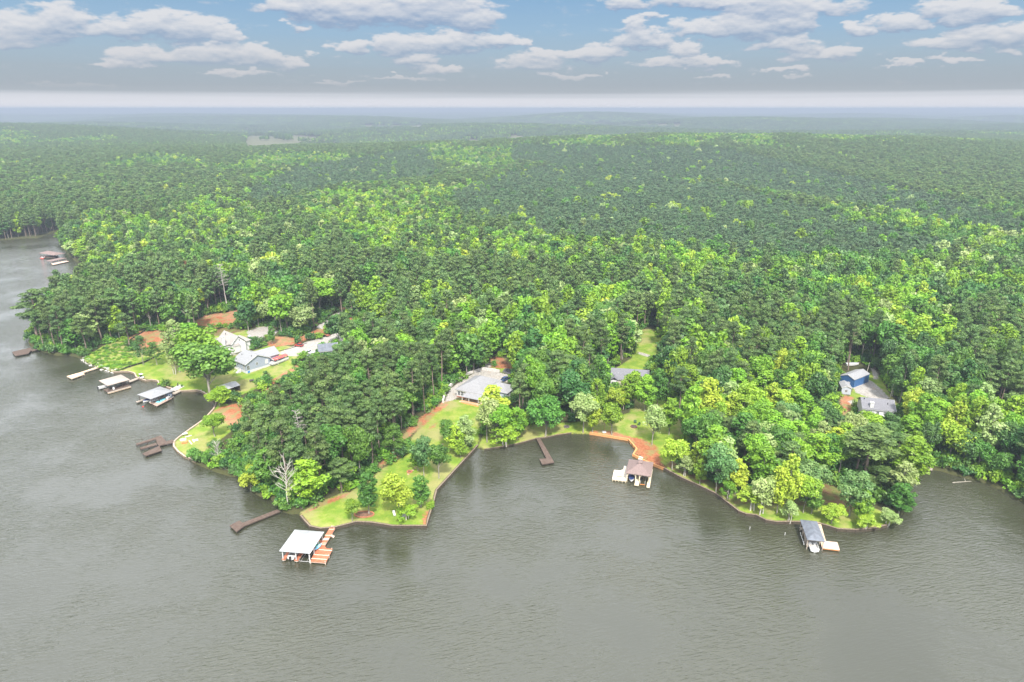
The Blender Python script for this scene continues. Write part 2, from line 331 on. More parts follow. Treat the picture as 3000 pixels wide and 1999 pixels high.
quads = np.stack([idx[:-1, :-1], idx[:-1, 1:], idx[1:, 1:], idx[1:, :-1]], -1).reshape(-1, 4)
keep = SD.ravel()[quads].max(1) > -9; quads = quads[keep]
gm = bpy.data.materials.new("ground_cover"); gm.use_nodes = True; t = gm.node_tree; b = t.nodes["Principled BSDF"]; b.inputs["Roughness"].default_value = .95; b.inputs["Specular IOR Level"].default_value = .1
g = N(t, "ShaderNodeNewGeometry")
def gn(scale, detail=5, rough=.6):
    n = N(t, "ShaderNodeTexNoise"); n.inputs["Scale"].default_value = scale; n.inputs["Detail"].default_value = detail; n.inputs["Roughness"].default_value = rough
    t.links.new(g.outputs["Position"], n.inputs[0]); return n.outputs[0]
n_f, n_m, n_l = gn(1.6), gn(.28), gn(.07)
def am(nm, lo, hi, nz=.28):
    at = N(t, "ShaderNodeAttribute", attribute_name=nm)
    return MR(t, M(t, 'ADD', at.outputs["Fac"], M(t, 'MULTIPLY', M(t, 'SUBTRACT', n_f, .5), nz)), lo, hi)
forest = MIX(t, n_f, (.035, .05, .018), (.085, .075, .035))
grass = MIX(t, MR(t, n_m, .35, .68), (.13, .22, .025), (.25, .30, .05))
grass = MIX(t, MR(t, n_f, .42, .66, 0, .55), grass, (.13, .20, .026))
grass = MIX(t, MR(t, n_l, .44, .60, 0, .7), grass, (.27, .24, .11))
mul = MIX(t, MR(t, n_m, .4, .6), (.15, .095, .05), (.13, .15, .045))
clay = MIX(t, MR(t, n_f, .35, .65), (.25, .075, .035), (.34, .15, .075)); clay = MIX(t, MR(t, n_l, .42, .6, 0, .6), clay, (.38, .22, .14)); clay = MIX(t, MR(t, n_m, .46, .60, 0, .8), clay, (.20, .19, .075))
grav = MIX(t, MR(t, n_f, .3, .7), (.25, .23, .21), (.40, .38, .355)); grav = MIX(t, MR(t, n_m, .54, .68, 0, .5), grav, (.33, .24, .17))
c = MIX(t, am('lawn', .42, .58), forest, grass)
c = MIX(t, am('mulch', .40, .66, .6), c, mul)
c = MIX(t, am('clay', .40, .62, .7), c, clay)
c = MIX(t, am('gravel', .45, .58, .35), c, grav)
c = MIX(t, am('asphalt', .47, .53, .05), c, (.10, .10, .105))
c = MIX(t, am('field', .46, .54, .1), c, MIX(t, gn(.02), (.15, .13, .085), (.09, .12, .05)))
t.links.new(c, b.inputs["Base Color"])
bp = N(t, "ShaderNodeBump"); bp.inputs["Strength"].default_value = .6; bp.inputs["Distance"].default_value = .30; t.links.new(n_f, bp.inputs["Height"]); t.links.new(bp.outputs[0], b.inputs["Normal"])
gme = new_mesh("ground", np.stack([GX, GY, GZ], -1).reshape(-1, 3), quads, [gm], attrs=mask, smooth=True)
go = bpy.data.objects.new("ground", gme); COL.objects.link(go); tag(go, kind='structure')
# ------------------------------------------------------------------ water
wm = bpy.data.materials.new("lake_water"); wm.use_nodes = True; t = wm.node_tree; b = t.nodes["Principled BSDF"]
g = N(t, "ShaderNodeNewGeometry")
def wn(scale, sx, sy, ang, detail=3, rough=.55, dist=0.):
    mp = N(t, "ShaderNodeMapping"); mp.inputs[2].default_value = (0, 0, math.radians(ang)); mp.inputs[3].default_value = (sx, sy, 1)
    mp.vector_type = 'POINT'
    rt = N(t, "ShaderNodeMapping"); rt.inputs[2].default_value = (0, 0, math.radians(ang)); t.links.new(g.outputs["Position"], rt.inputs[0])
    sc2 = N(t, "ShaderNodeMapping"); sc2.inputs[3].default_value = (sx, sy, 1); t.links.new(rt.outputs[0], sc2.inputs[0])
    n = N(t, "ShaderNodeTexNoise"); n.inputs["Scale"].default_value = scale; n.inputs["Detail"].default_value = detail; n.inputs["Roughness"].default_value = rough; n.inputs["Distortion"].default_value = dist
    t.links.new(sc2.outputs[0], n.inputs[0]); return n.outputs[0]
w1 = wn(1.7, .22, 1, -14, 3, .6, .4); w2 = wn(.7, .35, 1, 12, 2, .5, .4); w3 = wn(.03, 1, 1, 0, 3)
hgtv = M(t, 'ADD', M(t, 'MULTIPLY', w1, 1.), M(t, 'MULTIPLY', w2, .55))
amp = MR(t, w3, .35, .62, .3, 1.15)
bp = N(t, "ShaderNodeBump"); bp.inputs["Distance"].default_value = .30; t.links.new(M(t, 'MULTIPLY', hgtv, amp), bp.inputs["Height"]); bp.inputs["Strength"].default_value = 1.
t.links.new(bp.outputs[0], b.inputs["Normal"])
t.links.new(MIX(t, MR(t, w3, .3, .7), (.034, .036, .021), (.048, .050, .031)), b.inputs["Base Color"])
b.inputs["Roughness"].default_value = .11; b.inputs["IOR"].default_value = 1.82
me = bpy.data.meshes.new("lake"); me.from_pydata([(-4000, -900, 0), (4000, -900, 0), (4000, 1300, 0), (-4000, 1300, 0)], [], [(0, 1, 2, 3)]); me.materials.append(wm)
lo = bpy.data.objects.new("lake_water", me); COL.objects.link(lo); tag(lo, kind='structure')
# ------------------------------------------------------------------ haze
bpy.ops.mesh.primitive_cube_add(size=1, location=(0, 26000, 57))
hzob = bpy.context.object; hzob.name = "haze"; hzob.scale = (110000, 54000, 122); tag(hzob, kind='stuff')
hm = bpy.data.materials.new("haze_air"); hm.use_nodes = True; t = hm.node_tree; t.nodes.clear()
pv = N(t, "ShaderNodeVolumePrincipled"); pv.inputs["Color"].default_value = (.345, .40, .49, 1); pv.inputs["Density"].default_value = 2.7e-4; pv.inputs["Anisotropy"].default_value = .1
o = N(t, "ShaderNodeOutputMaterial"); t.links.new(pv.outputs[0], o.inputs["Volume"]); hzob.data.materials.append(hm)
# ------------------------------------------------------------------ trees
def unit(v): return v / (np.linalg.norm(v, axis=-1, keepdims=True) + 1e-9)
def leaf_quads(c, nrm, size, r, aspect=1.):
    n = len(c); t = unit(np.cross(nrm, r.normal(size=(n, 3)))); b = np.cross(nrm, t)
    s = size * r.uniform(.65, 1.35, (n, 1)); t = t * s; b = b * s * aspect
    v = np.stack([c - t * .5 - b * .35, c + t * .5 - b * .35, c + t * .38 + b * .5, c - t * .38 + b * .5], 1).reshape(-1, 3)
    return v, np.arange(4 * n).reshape(n, 4)
def limb(segs, p0, p1, r0, r1, n=6):
    segs.append((np.array(p0, float), np.array(p1, float), r0, r1, n))
def limbs_mesh(segs):
    V, Fc = [], []; k = 0
    for p0, p1, r0, r1, n in segs:
        d = unit((p1 - p0)[None])[0]; a = unit(np.cross(d, [.3, .9, .2] if abs(d[1]) < .8 else [1, 0, 0])[None])[0]; b = np.cross(d, a)
        an = np.arange(n) / n * 2 * math.pi
        ring = np.cos(an)[:, None] * a + np.sin(an)[:, None] * b
        V.append(p0 + ring * r0); V.append(p1 + ring * r1)
        for i in range(n): j = (i + 1) % n; Fc.append((k + i, k + j, k + n + j, k + n + i))
        k += 2 * n
    return np.vstack(V), np.array(Fc)
def bent_trunk(segs, h, r0, r1, r, lean=.03, n=5, base=(0, 0)):
    p = np.array([base[0], base[1], -.4]); pts = [p]
    for i in range(n):
        q = pts[-1] + np.array([r.normal() * lean * h / n, r.normal() * lean * h / n, (h + .4) / n]); pts.append(q)
    for i in range(n):
        limb(segs, pts[i], pts[i + 1], r0 + (r1 - r0) * i / n, r0 + (r1 - r0) * (i + 1) / n, 7)
    return pts
def at_h(pts, z):
    for a, b in zip(pts, pts[1:]):
        if b[2] >= z: return a + (b - a) * (z - a[2]) / (b[2] - a[2])
    return pts[-1].copy()
# every tree is built at real size: height h, crown radius R
def tree_geo(kind, seed, h=15., R=4.2, leaves=2600, size=.5):
    r = np.random.default_rng(seed); segs = []
    if kind in ('pine', 'youngpine'):
        c0 = .5 if kind == 'pine' else .3
        pts = bent_trunk(segs, h * .97, h * .013, h * .003, r, .05, 6)
        nb = 26 if kind == 'pine' else 30; C = []; rad = []
        for i in range(nb):
            tt = (i + r.random()) / nb; z = h * (c0 + (1 - c0) * tt); prof = (math.sin(math.pi * min(1, .2 + .8 * (tt * .9 + .05))) ** .8) * (1 - .38 * tt)
            if kind == 'youngpine': prof = (1 - tt) ** .7 * .95 + .05
            az = i * 2.4 + r.normal() * .5; L = R * prof * r.uniform(.55, 1.1)
            p = at_h(pts, z - .12 * L); q = p + np.array([math.cos(az) * L, math.sin(az) * L, L * r.uniform(.05, .45)])
            if i % 2 == 0 or kind == 'pine': limb(segs, p, q, .09, .03, 4)
            for s in ((1.,), (.6, 1.))[L > 1.6]:
                C.append(p + (q - p) * s + r.normal(size=3) * .25); rad.append(r.uniform(.75, 1.25) * (1.15 if s == 1 else .9))
        for i in range(4):
            p = at_h(pts, h * (c0 - .05 - .1 * i)); az = r.random() * 6.3; L = R * r.uniform(.3, .6)
            limb(segs, p, p + np.array([math.cos(az) * L, math.sin(az) * L, -.1 * L]), .06, .02, 4)
        C.append(at_h(pts, h * .96)); rad.append(.8); squash = .62
    elif kind == 'gum':       # pointed, upswept: tulip poplar and sweetgum
        pts = bent_trunk(segs, h * .93, h * .014, .05, r, .03, 5); C = []; rad = []; nb = 46
        for i in range(nb):
            tt = (i + r.random()) / nb; z = h * (.26 + .74 * tt ** .9); prof = min(1, .35 + 2.2 * tt) * (1 - tt) ** .62 + .04
            az = i * 2.4 + r.normal() * .4; L = R * prof * r.uniform(.5, 1.1)
            p = at_h(pts, z - .55 * L); q = p + np.array([math.cos(az) * L, math.sin(az) * L, L * r.uniform(.4, .9)])
            if i % 3 == 0: limb(segs, p, q, .1, .03, 4)
            C.append(q); rad.append(r.uniform(.7, 1.2) * (1.1 - .45 * tt))
            if L > 2.: C.append(p + (q - p) * .55); rad.append(r.uniform(.8, 1.1))
        squash = 1.15
    elif kind == 'oak':       # broad, domed
        pts = bent_trunk(segs, h * .55, h * .017, h * .008, r, .05, 4); C = []; rad = []; nb = 62
        cz = h * .62; rz = h * .36
        lobes = unit(r.normal(size=(7, 3)) + [0, 0, .4]) * [R * .42, R * .42, rz * .4]
        for i in range(nb):
            d = unit(r.normal(size=(1, 3)) + [[0, 0, .35]])[0]; s = r.random() ** .3
            lb = lobes[i % 7]
            q = np.array([0, 0, cz]) + lb + d * s * np.array([R * .6, R * .6, rz * .62])
            if q[2] < h * .22: q[2] = h * .22 + r.random()
            p = at_h(pts, min(h * .52, q[2] * .6))
            if i % 3 == 0: limb(segs, p, p + (q - p) * .9, .13, .03, 4)
            C.append(q); rad.append(r.uniform(.8, 1.35) * R / 4.2)
        squash = .85
    elif kind == 'willow':    # light, drooping, several pale stems
        C = []; rad = []
        for k in range(3):
            a = k * 2.1 + r.random(); pts = bent_trunk(segs, h * .75, .17, .05, r, .07, 5, (math.cos(a) * .5, math.sin(a) * .5))
            for i in range(16):
                tt = (i + r.random()) / 16; z = h * (.34 + .6 * tt); az = r.random() * 6.3; L = R * (1 - tt * .55) * r.uniform(.3, .95)
                p = at_h(pts, z); q = p + np.array([math.cos(az) * L, math.sin(az) * L, L * r.uniform(-.15, .4)])
                if i % 2 == 0: limb(segs, p, q, .06, .02, 4)
                C.append(q); rad.append(r.uniform(.65, 1.1))
        squash = .9
    elif kind in ('bare', 'barepine'):
        C = []; rad = []; pts = bent_trunk(segs, h * .95, h * .013, .04, r, .05, 6)
        for i in range(26 if kind == 'bare' else 34):
            tt = (i + r.random()) / 30; tt = min(tt, 1); z = h * ((.3 if kind == 'bare' else .5) + (.65 if kind == 'bare' else .45) * tt); az = i * 2.4 + r.normal() * .4
            L = R * (1 - .6 * tt) * r.uniform(.5, 1.1); p = at_h(pts, z)
            q = p + np.array([math.cos(az) * L, math.sin(az) * L, L * (.9 if kind == 'bare' else .25) * r.uniform(.6, 1.2)]); limb(segs, p, q, .07, .035, 4)
            for j in range(4):
                m = p + (q - p) * r.uniform(.3, .95); w = (q - p) * .4 + r.normal(size=3) * L * .22; limb(segs, m, m + w, .045, .02, 3)
        if kind == 'bare':
            for i in range(10): C.append(at_h(pts, h * r.uniform(.1, .5)) + r.normal(size=3) * [1.4, 1.4, 0]); rad.append(.6)
        squash = .8
    else:                     # shrub
        C = []; rad = []
        for i in range(9):
            limb(segs, (0, 0, -.2), (r.normal() * R * .4, r.normal() * R * .4, h * .6), .05, .02, 4)
        for i in range(22):
            d = r.normal(size=2) * R * .45; C.append(np.array([d[0], d[1], h * r.uniform(.25, .85)])); rad.append(r.uniform(.5, .9) * h / 2.6)
        squash = .8
    V2, F2 = limbs_mesh(segs)
    if not C: return None, None, None, V2, F2
    C = np.array(C); rad = np.array(rad); tint = r.random(len(C)) * .75 + .1
    w = rad ** 2; k = r.choice(len(C), leaves, p=w / w.sum())
    d = unit(r.normal(size=(leaves, 3)) + [0, 0, .3]); s = r.uniform(.45, 1.12, (leaves, 1)) ** .7
    c = C[k] + d * s * rad[k][:, None] * [1.08, 1.08, squash]
    nr = unit(d * .95 + [0, 0, .4] + r.normal(size=(leaves, 3)) * .5)
    V, Fq = leaf_quads(c, nr, size, r, .55 if 'pine' in kind else .9)
    tn = np.clip(tint[k] + r.normal(size=leaves) * .16, 0, 1).repeat(4)
    return V, Fq, tn, V2, F2
def crown_trunk(name, kind, seed, leafm, barkm, **k):
    V, Fq, tn, V2, F2 = tree_geo(kind, seed, **k)
    cm = new_mesh(name + "_crown", V, Fq, [leafm], attrs={'tint': tn}) if V is not None else None
    return cm, new_mesh(name + "_trunk", V2, F2, [barkm], smooth=True)
def joined(name, kind, seed, leafm, barkm, trunk=True, **k):
    V, Fq, tn, V2, F2 = tree_geo(kind, seed, **k)
    if not trunk: return new_mesh(name, V, Fq, [leafm], attrs={'tint': tn})
    return new_mesh(name, np.vstack([V, V2]), np.vstack([Fq, F2 + len(V)]), [leafm, barkm], np.r_[np.zeros(len(Fq)), np.ones(len(F2))], {'tint': np.r_[tn, np.zeros(len(V2))]})
def cluster(name, items, seed, span):
    r = np.random.default_rng(seed); Vs, Fs, T, MI, mats_ = [], [], [], [], []; k0 = 0
    n = len(items); side = int(math.ceil(math.sqrt(n)))
    for i, (kind, lm, h, R, nl, sz) in enumerate(items):
        V, Fq, tn, _, _ = tree_geo(kind, seed * 100 + i, h=h, R=R, leaves=nl, size=sz)
        ox = ((i % side) + .5 + r.uniform(-.35, .35)) / side * span - span / 2; oy = ((i // side) + .5 + r.uniform(-.35, .35)) / side * span - span / 2
        if LEAF[lm] not in mats_: mats_.append(LEAF[lm])
        Vs.append(V + [ox, oy, r.uniform(-1.5, 1.5)]); Fs.append(Fq + k0); k0 += len(V); T.append(np.clip(tn + r.uniform(-.35, .35), 0, 1)); MI.append(np.full(len(Fq), mats_.index(LEAF[lm])))
    return new_mesh(name, np.vstack(Vs), np.vstack(Fs), mats_, np.concatenate(MI), {'tint': np.concatenate(T)})
PROTO = {}   # near trees: (height, radius, [(crown, trunk), ...])
def proto(key, kind, lm, bark, n, h, R, leaves, size):
    PROTO[key] = (h, R, [crown_trunk(key, kind, 31 * len(PROTO) + i * 7 + 3, LEAF[lm], bark, h=h, R=R, leaves=leaves, size=size) for i in range(n)])
proto('pine', 'pine', 'pine', BARK_PINE, 6, 25, 4.3, 4200, .5)
proto('youngpine', 'youngpine', 'pine2', BARK_PINE, 2, 14, 3.4, 2400, .42)
proto('cedar', 'youngpine', 'dark', BARK, 2, 10, 2.4, 2200, .36)
proto('conifergreen', 'youngpine', 'mid', BARK, 3, 16, 4.2, 3600, .45)
for lm in ('lime', 'bright', 'mid', 'dark', 'blue', 'pale'):
    proto('gum_' + lm, 'gum', lm, BARK, 3, 17, 4.2, 4000, .46)
    proto('oak_' + lm, 'oak', lm, BARK, 3, 14, 5.0, 4400, .48)
for lm in ('lime', 'bright', 'pale'): proto('willow_' + lm, 'willow', lm, BARK_PALE, 2, 11, 4.0, 2600, .42)
proto('shrub_mid', 'shrub', 'mid', BARK, 3, 2.6, 2., 700, .34); proto('shrub_bright', 'shrub', 'bright', BARK, 2, 2.6, 2., 700, .34); proto('shrub_dark', 'shrub', 'dark', BARK, 2, 2.6, 2., 600, .34)
proto('gum_red', 'gum', 'red', BARK, 1, 17, 4.2, 3000, .44)
proto('deadtree', 'bare', 'pale', BARK_PALE, 2, 13, 4.6, 260, .35); proto('deadpine', 'barepine', 'pale', BARK_DEAD, 2, 22, 3.4, 4, .3)
TREES = []   # every single tree: (x, y, h) for spacing
def top_z(px_top, x, y):
    v = -(px_top - 999.5) / F; zr = y * (v * CP - SP) / (CP + v * SP); return zr + H
def place_tree(key, x, y, z, h, R, label, name, group=None, cat='tree', rot=None):
    ph, pR, vs = PROTO[key]; cm, tm = vs[random.randrange(len(vs))]
    e = bpy.data.objects.new(name, None); COL.objects.link(e); e.empty_display_size = .5
    e.location = (x, y, z); e.rotation_euler = (0, 0, random.random() * 6.28 if rot is None else rot); e.scale = (R / pR, R / pR, h / ph)
    tag(e, label, cat, group)
    for nm, me_ in (('trunk', tm), ('crown', cm)):
        if me_ is None or (key == 'deadpine' and nm == 'crown'): continue
        o = bpy.data.objects.new(nm, me_); COL.objects.link(o); o.parent = e
    return e
def hand_tree(px, py, top, wpx, key, label, name='leafy_tree'):
    x, y, z = P(px, py); h = max(1.5, top_z(top, x, y) - z)
    f = y * CP - (z - H) * SP; R = wpx / 2 * f / F * 1.16
    TREES.append((x, y, R)); return place_tree(key, x, y, z, h, R, label, name)
HAND = [
 (1081,1505,1384,68,'gum_mid','green tree with white-green top growing in the brick-edged mulch bed on the point lawn'),
 (1033,1531,1468,50,'oak_bright','small bright green tree at the water wall beside the red dock walkway'),
 (1171,1512,1383,84,'oak_lime','yellow-green round tree on the point lawn beside the grey lounge chair'),
 (1192,1521,1478,62,'willow_bright','low light green multi-stem tree under the yellow-green tree on the point lawn'),
 (1234,1486,1395,62,'gum_mid','thin mid-green tree near the orange clay corner of the point lawn'),
 (1262,1494,1470,22,'shrub_bright','small green sapling at the sea wall above the orange clay corner'),
 (1242,1395,1280,56,'oak_blue','dark blue-green round tree in the middle of the point lawn'),
 (1224,1380,1322,52,'gum_bright','light green tree just in front of the dark blue-green tree on the point lawn'),
 (1286,1402,1308,66,'oak_mid','two-trunked round green tree by the eastern water wall of the point lawn'),
 (1156,1333,1246,62,'conifergreen','dark green full tree standing in the red clay strip beside the pine stand'),
 (1350,1342,1290,40,'gum_bright','small bright green tree in the tree row near the narrow end of the inlet'),
 (1363,1326,1214,60,'gum_pale','pale silvery tree in the row near the narrow end of the inlet'),
 (1339,1332,1242,56,'gum_lime','yellowish tree left of the pale silvery tree near the inlet'),
 (1371,1317,1285,20,'cedar','small dark cedar under the pale silvery tree'),
 (1320,1318,1225,60,'oak_mid','mid-green tree at the left end of the row near the inlet'),
 (1598,1277,1160,96,'oak_mid','full round grey-green tree just right of the shore end of the narrow brown dock'),
 (1708,1266,1153,76,'oak_pale','pale green tree behind the leafy lime tree on the cove lawn'),
 (1736,1267,1168,50,'gum_lime','slim lime tree at the edge of the orange clay beach'),
 (1792,1275,1180,62,'oak_bright','light green airy tree standing on the orange clay beside the swing pole'),
 (1910,1303,1192,68,'oak_pale','sparse grey-green tree on the cove lawn right of the fire pit'),
 (1960,1274,1168,62,'gum_bright','bright green tree behind the sparse grey-green tree on the cove lawn'),
 (1969,1377,1275,76,'oak_lime','yellow-lime round tree at the end of the orange sea wall by the hip-roofed boathouse'),
 (1857,1192,1090,66,'gum_bright','bright tree on the lawn in front of the dark-roofed house'),
 (1441,1262,1130,92,'gum_lime','tall yellow-green tree hiding the right front of the large grey-roofed house'),
 (1427,1296,1170,78,'oak_pale','olive green leaning tree at the head of the inlet'),
 (1480,1305,1238,78,'willow_bright','light green weeping tree overhanging the cove bank'),
 (1456,1298,1190,88,'oak_bright','broad mid-green tree at the cove bank behind the weeping tree'),
 (1516,1285,1195,66,'gum_bright','bright pointed tree on the cove bank left of the narrow brown dock'),
 (2005,1394,1331,44,'willow_pale','pale thin tree in the shore row right of the yellow-lime tree'),
 (2050,1419,1345,42,'gum_bright','small yellow-green tree in the shore row above the dark sea wall'),
 (2098,1442,1312,84,'oak_blue','big blue-green tree with silvery leaves in the shore row'),
 (2133,1462,1403,44,'willow_bright','small light green tree right of the big silvery blue-green tree'),
 (2153,1448,1344,66,'gum_lime','tall yellow tree in the middle of the shore row'),
 (2203,1495,1424,72,'willow_lime','drooping lime tree near the curve of the sea wall'),
 (2229,1505,1385,82,'willow_pale','tall pale weeping tree with white trunk near the curve of the sea wall'),
 (2276,1504,1367,62,'gum_lime','yellow-green tree right of the pale weeping tree'),
 (2303,1502,1331,66,'gum_lime','tallest yellow tree of the shore row, with a crooked white trunk'),
 (2312,1531,1465,50,'willow_pale','leaning pale tree at the waterline left of the grey-roofed boathouse'),
 (2353,1502,1400,74,'oak_bright','light green tree behind the grey-roofed boathouse'),
 (2377,1505,1424,60,'gum_mid','dark green small tree behind the right edge of the grey-roofed boathouse'),
 (2366,1462,1352,92,'oak_blue','variegated blue-green tree in the second row behind the grey-roofed boathouse'),
 (2489,1513,1385,84,'oak_blue','silvery blue-green tree on the grass right of the grey-roofed boathouse'),
 (2435,1534,1478,60,'oak_lime','low wide yellow-green tree hanging over the walkway of the grey-roofed boathouse'),
 (2518,1529,1436,62,'gum_bright','light green thin-trunked tree on the grass at the right point'),
 (2536,1552,1505,58,'willow_lime','small bent lime tree at the waterline of the right point'),
 (2600,1540,1490,58,'willow_pale','low pale bush-like tree leaning over the water at the tip of the right point'),
 (2632,1505,1420,78,'gum_mid','dense green tree at the tip of the right point'),
 (2655,1432,1280,112,'gum_bright','bright tall green tree on the east side of the right point'),
 (618,1168,1005,150,'oak_mid','huge dark spreading oak on the left lawn by the metal-roofed shed'),
 (606,1105,950,128,'oak_bright','big yellow-green tree in front of the white gabled house'),
 (560,1068,945,84,'oak_bright','bright green tree just left of the white gabled house'),
 (527,1091,938,74,'gum_pale','tall pale green tree with a bare trunk on the left lawn'),
 (513,1097,1010,40,'willow_pale','thin sparse tree beside the tall bare-trunked tree on the left lawn'),
 (420,1070,985,32,'cedar','conical dark green tree on the left lawn by the silt fence'),
 (461,1070,1003,46,'conifergreen','two small dark green trees growing together on the left lawn'),
 (808,955,864,82,'oak_pale','large pale green tree above the gravel drive of the white gabled house'),
 (882,976,892,80,'oak_pale','pale round tree on the red clay verge between the two gravel drives'),
 (938,920,818,112,'oak_bright','very large spreading light green tree behind the gravel drives'),
 (798,1009,955,26,'gum_mid','slim small tree on the verge right of the white gabled house'),
 (783,1121,1090,22,'cedar','young conical tree on the lawn in front of the blue-grey house'),
 (735,1440,1362,62,'oak_lime','rounded yellow-green tree at the waterline left of the dead white tree'),
 (1118,1120,1000,54,'gum_bright','tall conical bright tree left of the concrete yard of the large grey-roofed house'),
 (1390,1082,960,56,'gum_bright','tall conical bright tree behind the large grey-roofed house'),
 (1447,1072,1058,16,'shrub_mid','small round tree beside the stone spillway behind the large grey-roofed house'),
 (1826,1200,1112,46,'gum_bright','narrow bright tree covering the middle of the dark-roofed house'),
 (1888,1206,1098,66,'gum_bright','bright tree covering the right end of the dark-roofed house'),
 (1848,1192,1084,52,'oak_bright','leafy tree just left of the bright tree before the dark-roofed house'),
 (1925,1196,1080,64,'gum_mid','mid-green tree at the far right of the dark-roofed house'),
 (1800,1206,1128,50,'oak_lime','yellow-green bush-like tree at the left corner of the dark-roofed house'),
 (2528,1258,1200,44,'oak_bright','light green tree in front of the left end of the white two-storey house'),
 (643,1190,1140,70,'oak_bright','bright low tree at the corner of the left inlet'),
 (630,1280,1215,64,'oak_bright','bright green tree on the left point beside the clay beach'),
]
for a_ in HAND:
    hand_tree(*a_)
PINES = [
 (1000,1445,1345,74,'pine','low dark pine drooping over the strip of clay at the point lawn'),
 (2579,1441,1367,84,'pine','olive pine with a crooked trunk near the tip of the right point'),
 (2532,1420,1245,140,'pine','giant broad pine with several grey trunks dominating the right point'),
 (2500,1405,1262,90,'pine','tall pine directly left of the giant broad pine'),
 (2080,1325,1205,72,'pine','olive pine with white bare limbs, left one of the pair behind the shore row'),
 (2133,1325,1222,78,'pine','olive pine with a forked white top, right one of the pair behind the shore row'),
 (892,1368,1290,10,'deadpine','x'),
 (1632,1182,1030,64,'pine','tall straight pine left of the pair above the cove'),
 (1675,1150,1040,58,'pine','tall straight pine right of the pair above the cove'),
 (816,1340,1195,56,'pine','tall bare-trunked pine at the left front of the central pine stand'),
 (745,1340,1180,56,'pine','leftmost tall pine at the front edge of the central pine stand'),
 (952,1375,1215,52,'pine','slender bare-trunked pine right of the dead grey pine'),
 (115,1000,850,90,'pine','large layered pine leaning over the lake at the far left tip'),
 (298,1008,852,58,'pine','tall bare-trunked pine at the left edge of the weedy lot'),
 (350,985,846,60,'pine','two-stemmed tall pine behind the weedy lot'),
 (240,975,870,70,'pine','tall pine at the middle of the left headland'),
]
for a_ in PINES:
    if a_[4] == 'deadpine': continue
    hand_tree(*a_, name='pine_tree')
hand_tree(892,1368,1196,46,'deadpine','dead grey leafless pine standing at the front of the central pine stand','dead_tree')
hand_tree(845,1487,1346,86,'deadtree','bare silvery-white dead tree leaning at the waterline by the narrow dock','dead_tree')
hand_tree(767,1366,1318,34,'deadtree','short broken dead snag at the edge of the central pine stand','dead_tree')
hand_tree(642,1362,1285,40,'deadtree','thin whitish dead tree among the shrubs on the left point','dead_tree')
hand_tree(665,905,770,46,'deadpine','bare grey pine in the woods above the red clay bank','dead_tree')
hand_tree(560,850,762,36,'gum_red','rust-red leaved tree in the woods of the left headland')
# ---- forest: what stands in view of the lawns, houses and drives is left open
OPEN_PX = [(c, 1.) for c in [
 [(1296,1184),(1330,1130),(1385,1085),(1420,1080),(1500,1080),(1505,1100),(1480,1180),(1440,1200),(1380,1185),(1310,1190)],
 [(640,965),(720,965),(740,1030),(830,1030),(850,1060),(760,1110),(680,1110),(640,1060)],
 [(1783,1080),(1905,1088),(1905,1135),(1783,1135)],
 [(2456,1062),(2545,1062),(2550,1100),(2640,1165),(2640,1210),(2510,1200),(2495,1160),(2450,1155)],
 [(640,1108),(700,1108),(700,1150),(640,1160)],
 [(715,960),(815,955),(830,985),(735,1003)],[(810,1010),(880,985),(930,975),(900,1000),(850,1045),(812,1040)],[(960,915),(1110,880),(1030,912)],
 [(2960,665),(2990,665),(2990,690),(2950,690)]]]
LAWNS_OPEN = [LAWN_PX[i] for i in (0, 1, 2, 3, 7)] + [[(1868,968),(1920,968),(1942,1005),(1880,1015)]] + [CLAY_PX[i] for i in (0, 1, 2, 5, 6, 11)] + [GRAV_PX[5], GRAV_PX[7]]
OPENS = [np.array(c[0], float) for c in OPEN_PX] + [np.array(c, float) for c in LAWNS_OPEN]
CLEARG = [np.array(PP(c)) for c in LAWN_PX[:4] + LAWN_PX[5:8] + CLAY_PX[:8] + GRAV_PX + DARK_PX + CLAY_PX[11:14]]
FIELDG = [np.array(PP(c)) for c in FIELD_PX]
HOUSEG = [(W(690,1000,4),11),(W(730,1060,4),12),(W(1400,1130,5),15),(W(1845,1110,5),13),(W(2500,1105,5),9),(W(2480,1140,5),5),(W(2570,1205,5),10),(W(670,1135,4),6),(W(985,1040,4),8),(W(2950,1250,5),9)]
def grid(y0, y1, step, xf=.83, pad=25):
    n = int((y1 - y0) / step); pts = []
    for j in range(n):
        y = y0 + j * step; w = y * xf + pad; m = int(2 * w / step)
        x = -w + (np.arange(m) + .5 * (j % 2)) * step
        pts.append(np.stack([x, np.full(m, y)], 1))
    p = np.vstack(pts); p += rng.uniform(-.38, .38, p.shape) * step; return p
def keep_land(p, mn=1.2):
    sd = np.full(len(p), 4000.); n = p[:, 1] < 3000; sd[n] = shore_sd(p[n, 0], p[n, 1]); k = sd > mn; return p[k], sd[k]
def not_in(p, polys):
    k = np.ones(len(p), bool)
    for pl in polys: k &= ~inside(p[:, 0], p[:, 1], pl)
    return k
def fbm(x, y, s, seed):
    r = np.random.default_rng(seed); v = np.zeros(x.shape)
    for o in range(5):
        a, b = r.random(2) * 6.28, r.random() * 6.28; f = (1.7 ** o) / s
        v += np.sin(x * math.cos(a[0] if hasattr(a, '__len__') else a) * f * 6.28 + b + 2 * np.sin(y * f * 3.1 + a[1])) * .62 ** o
    return v / 2.2
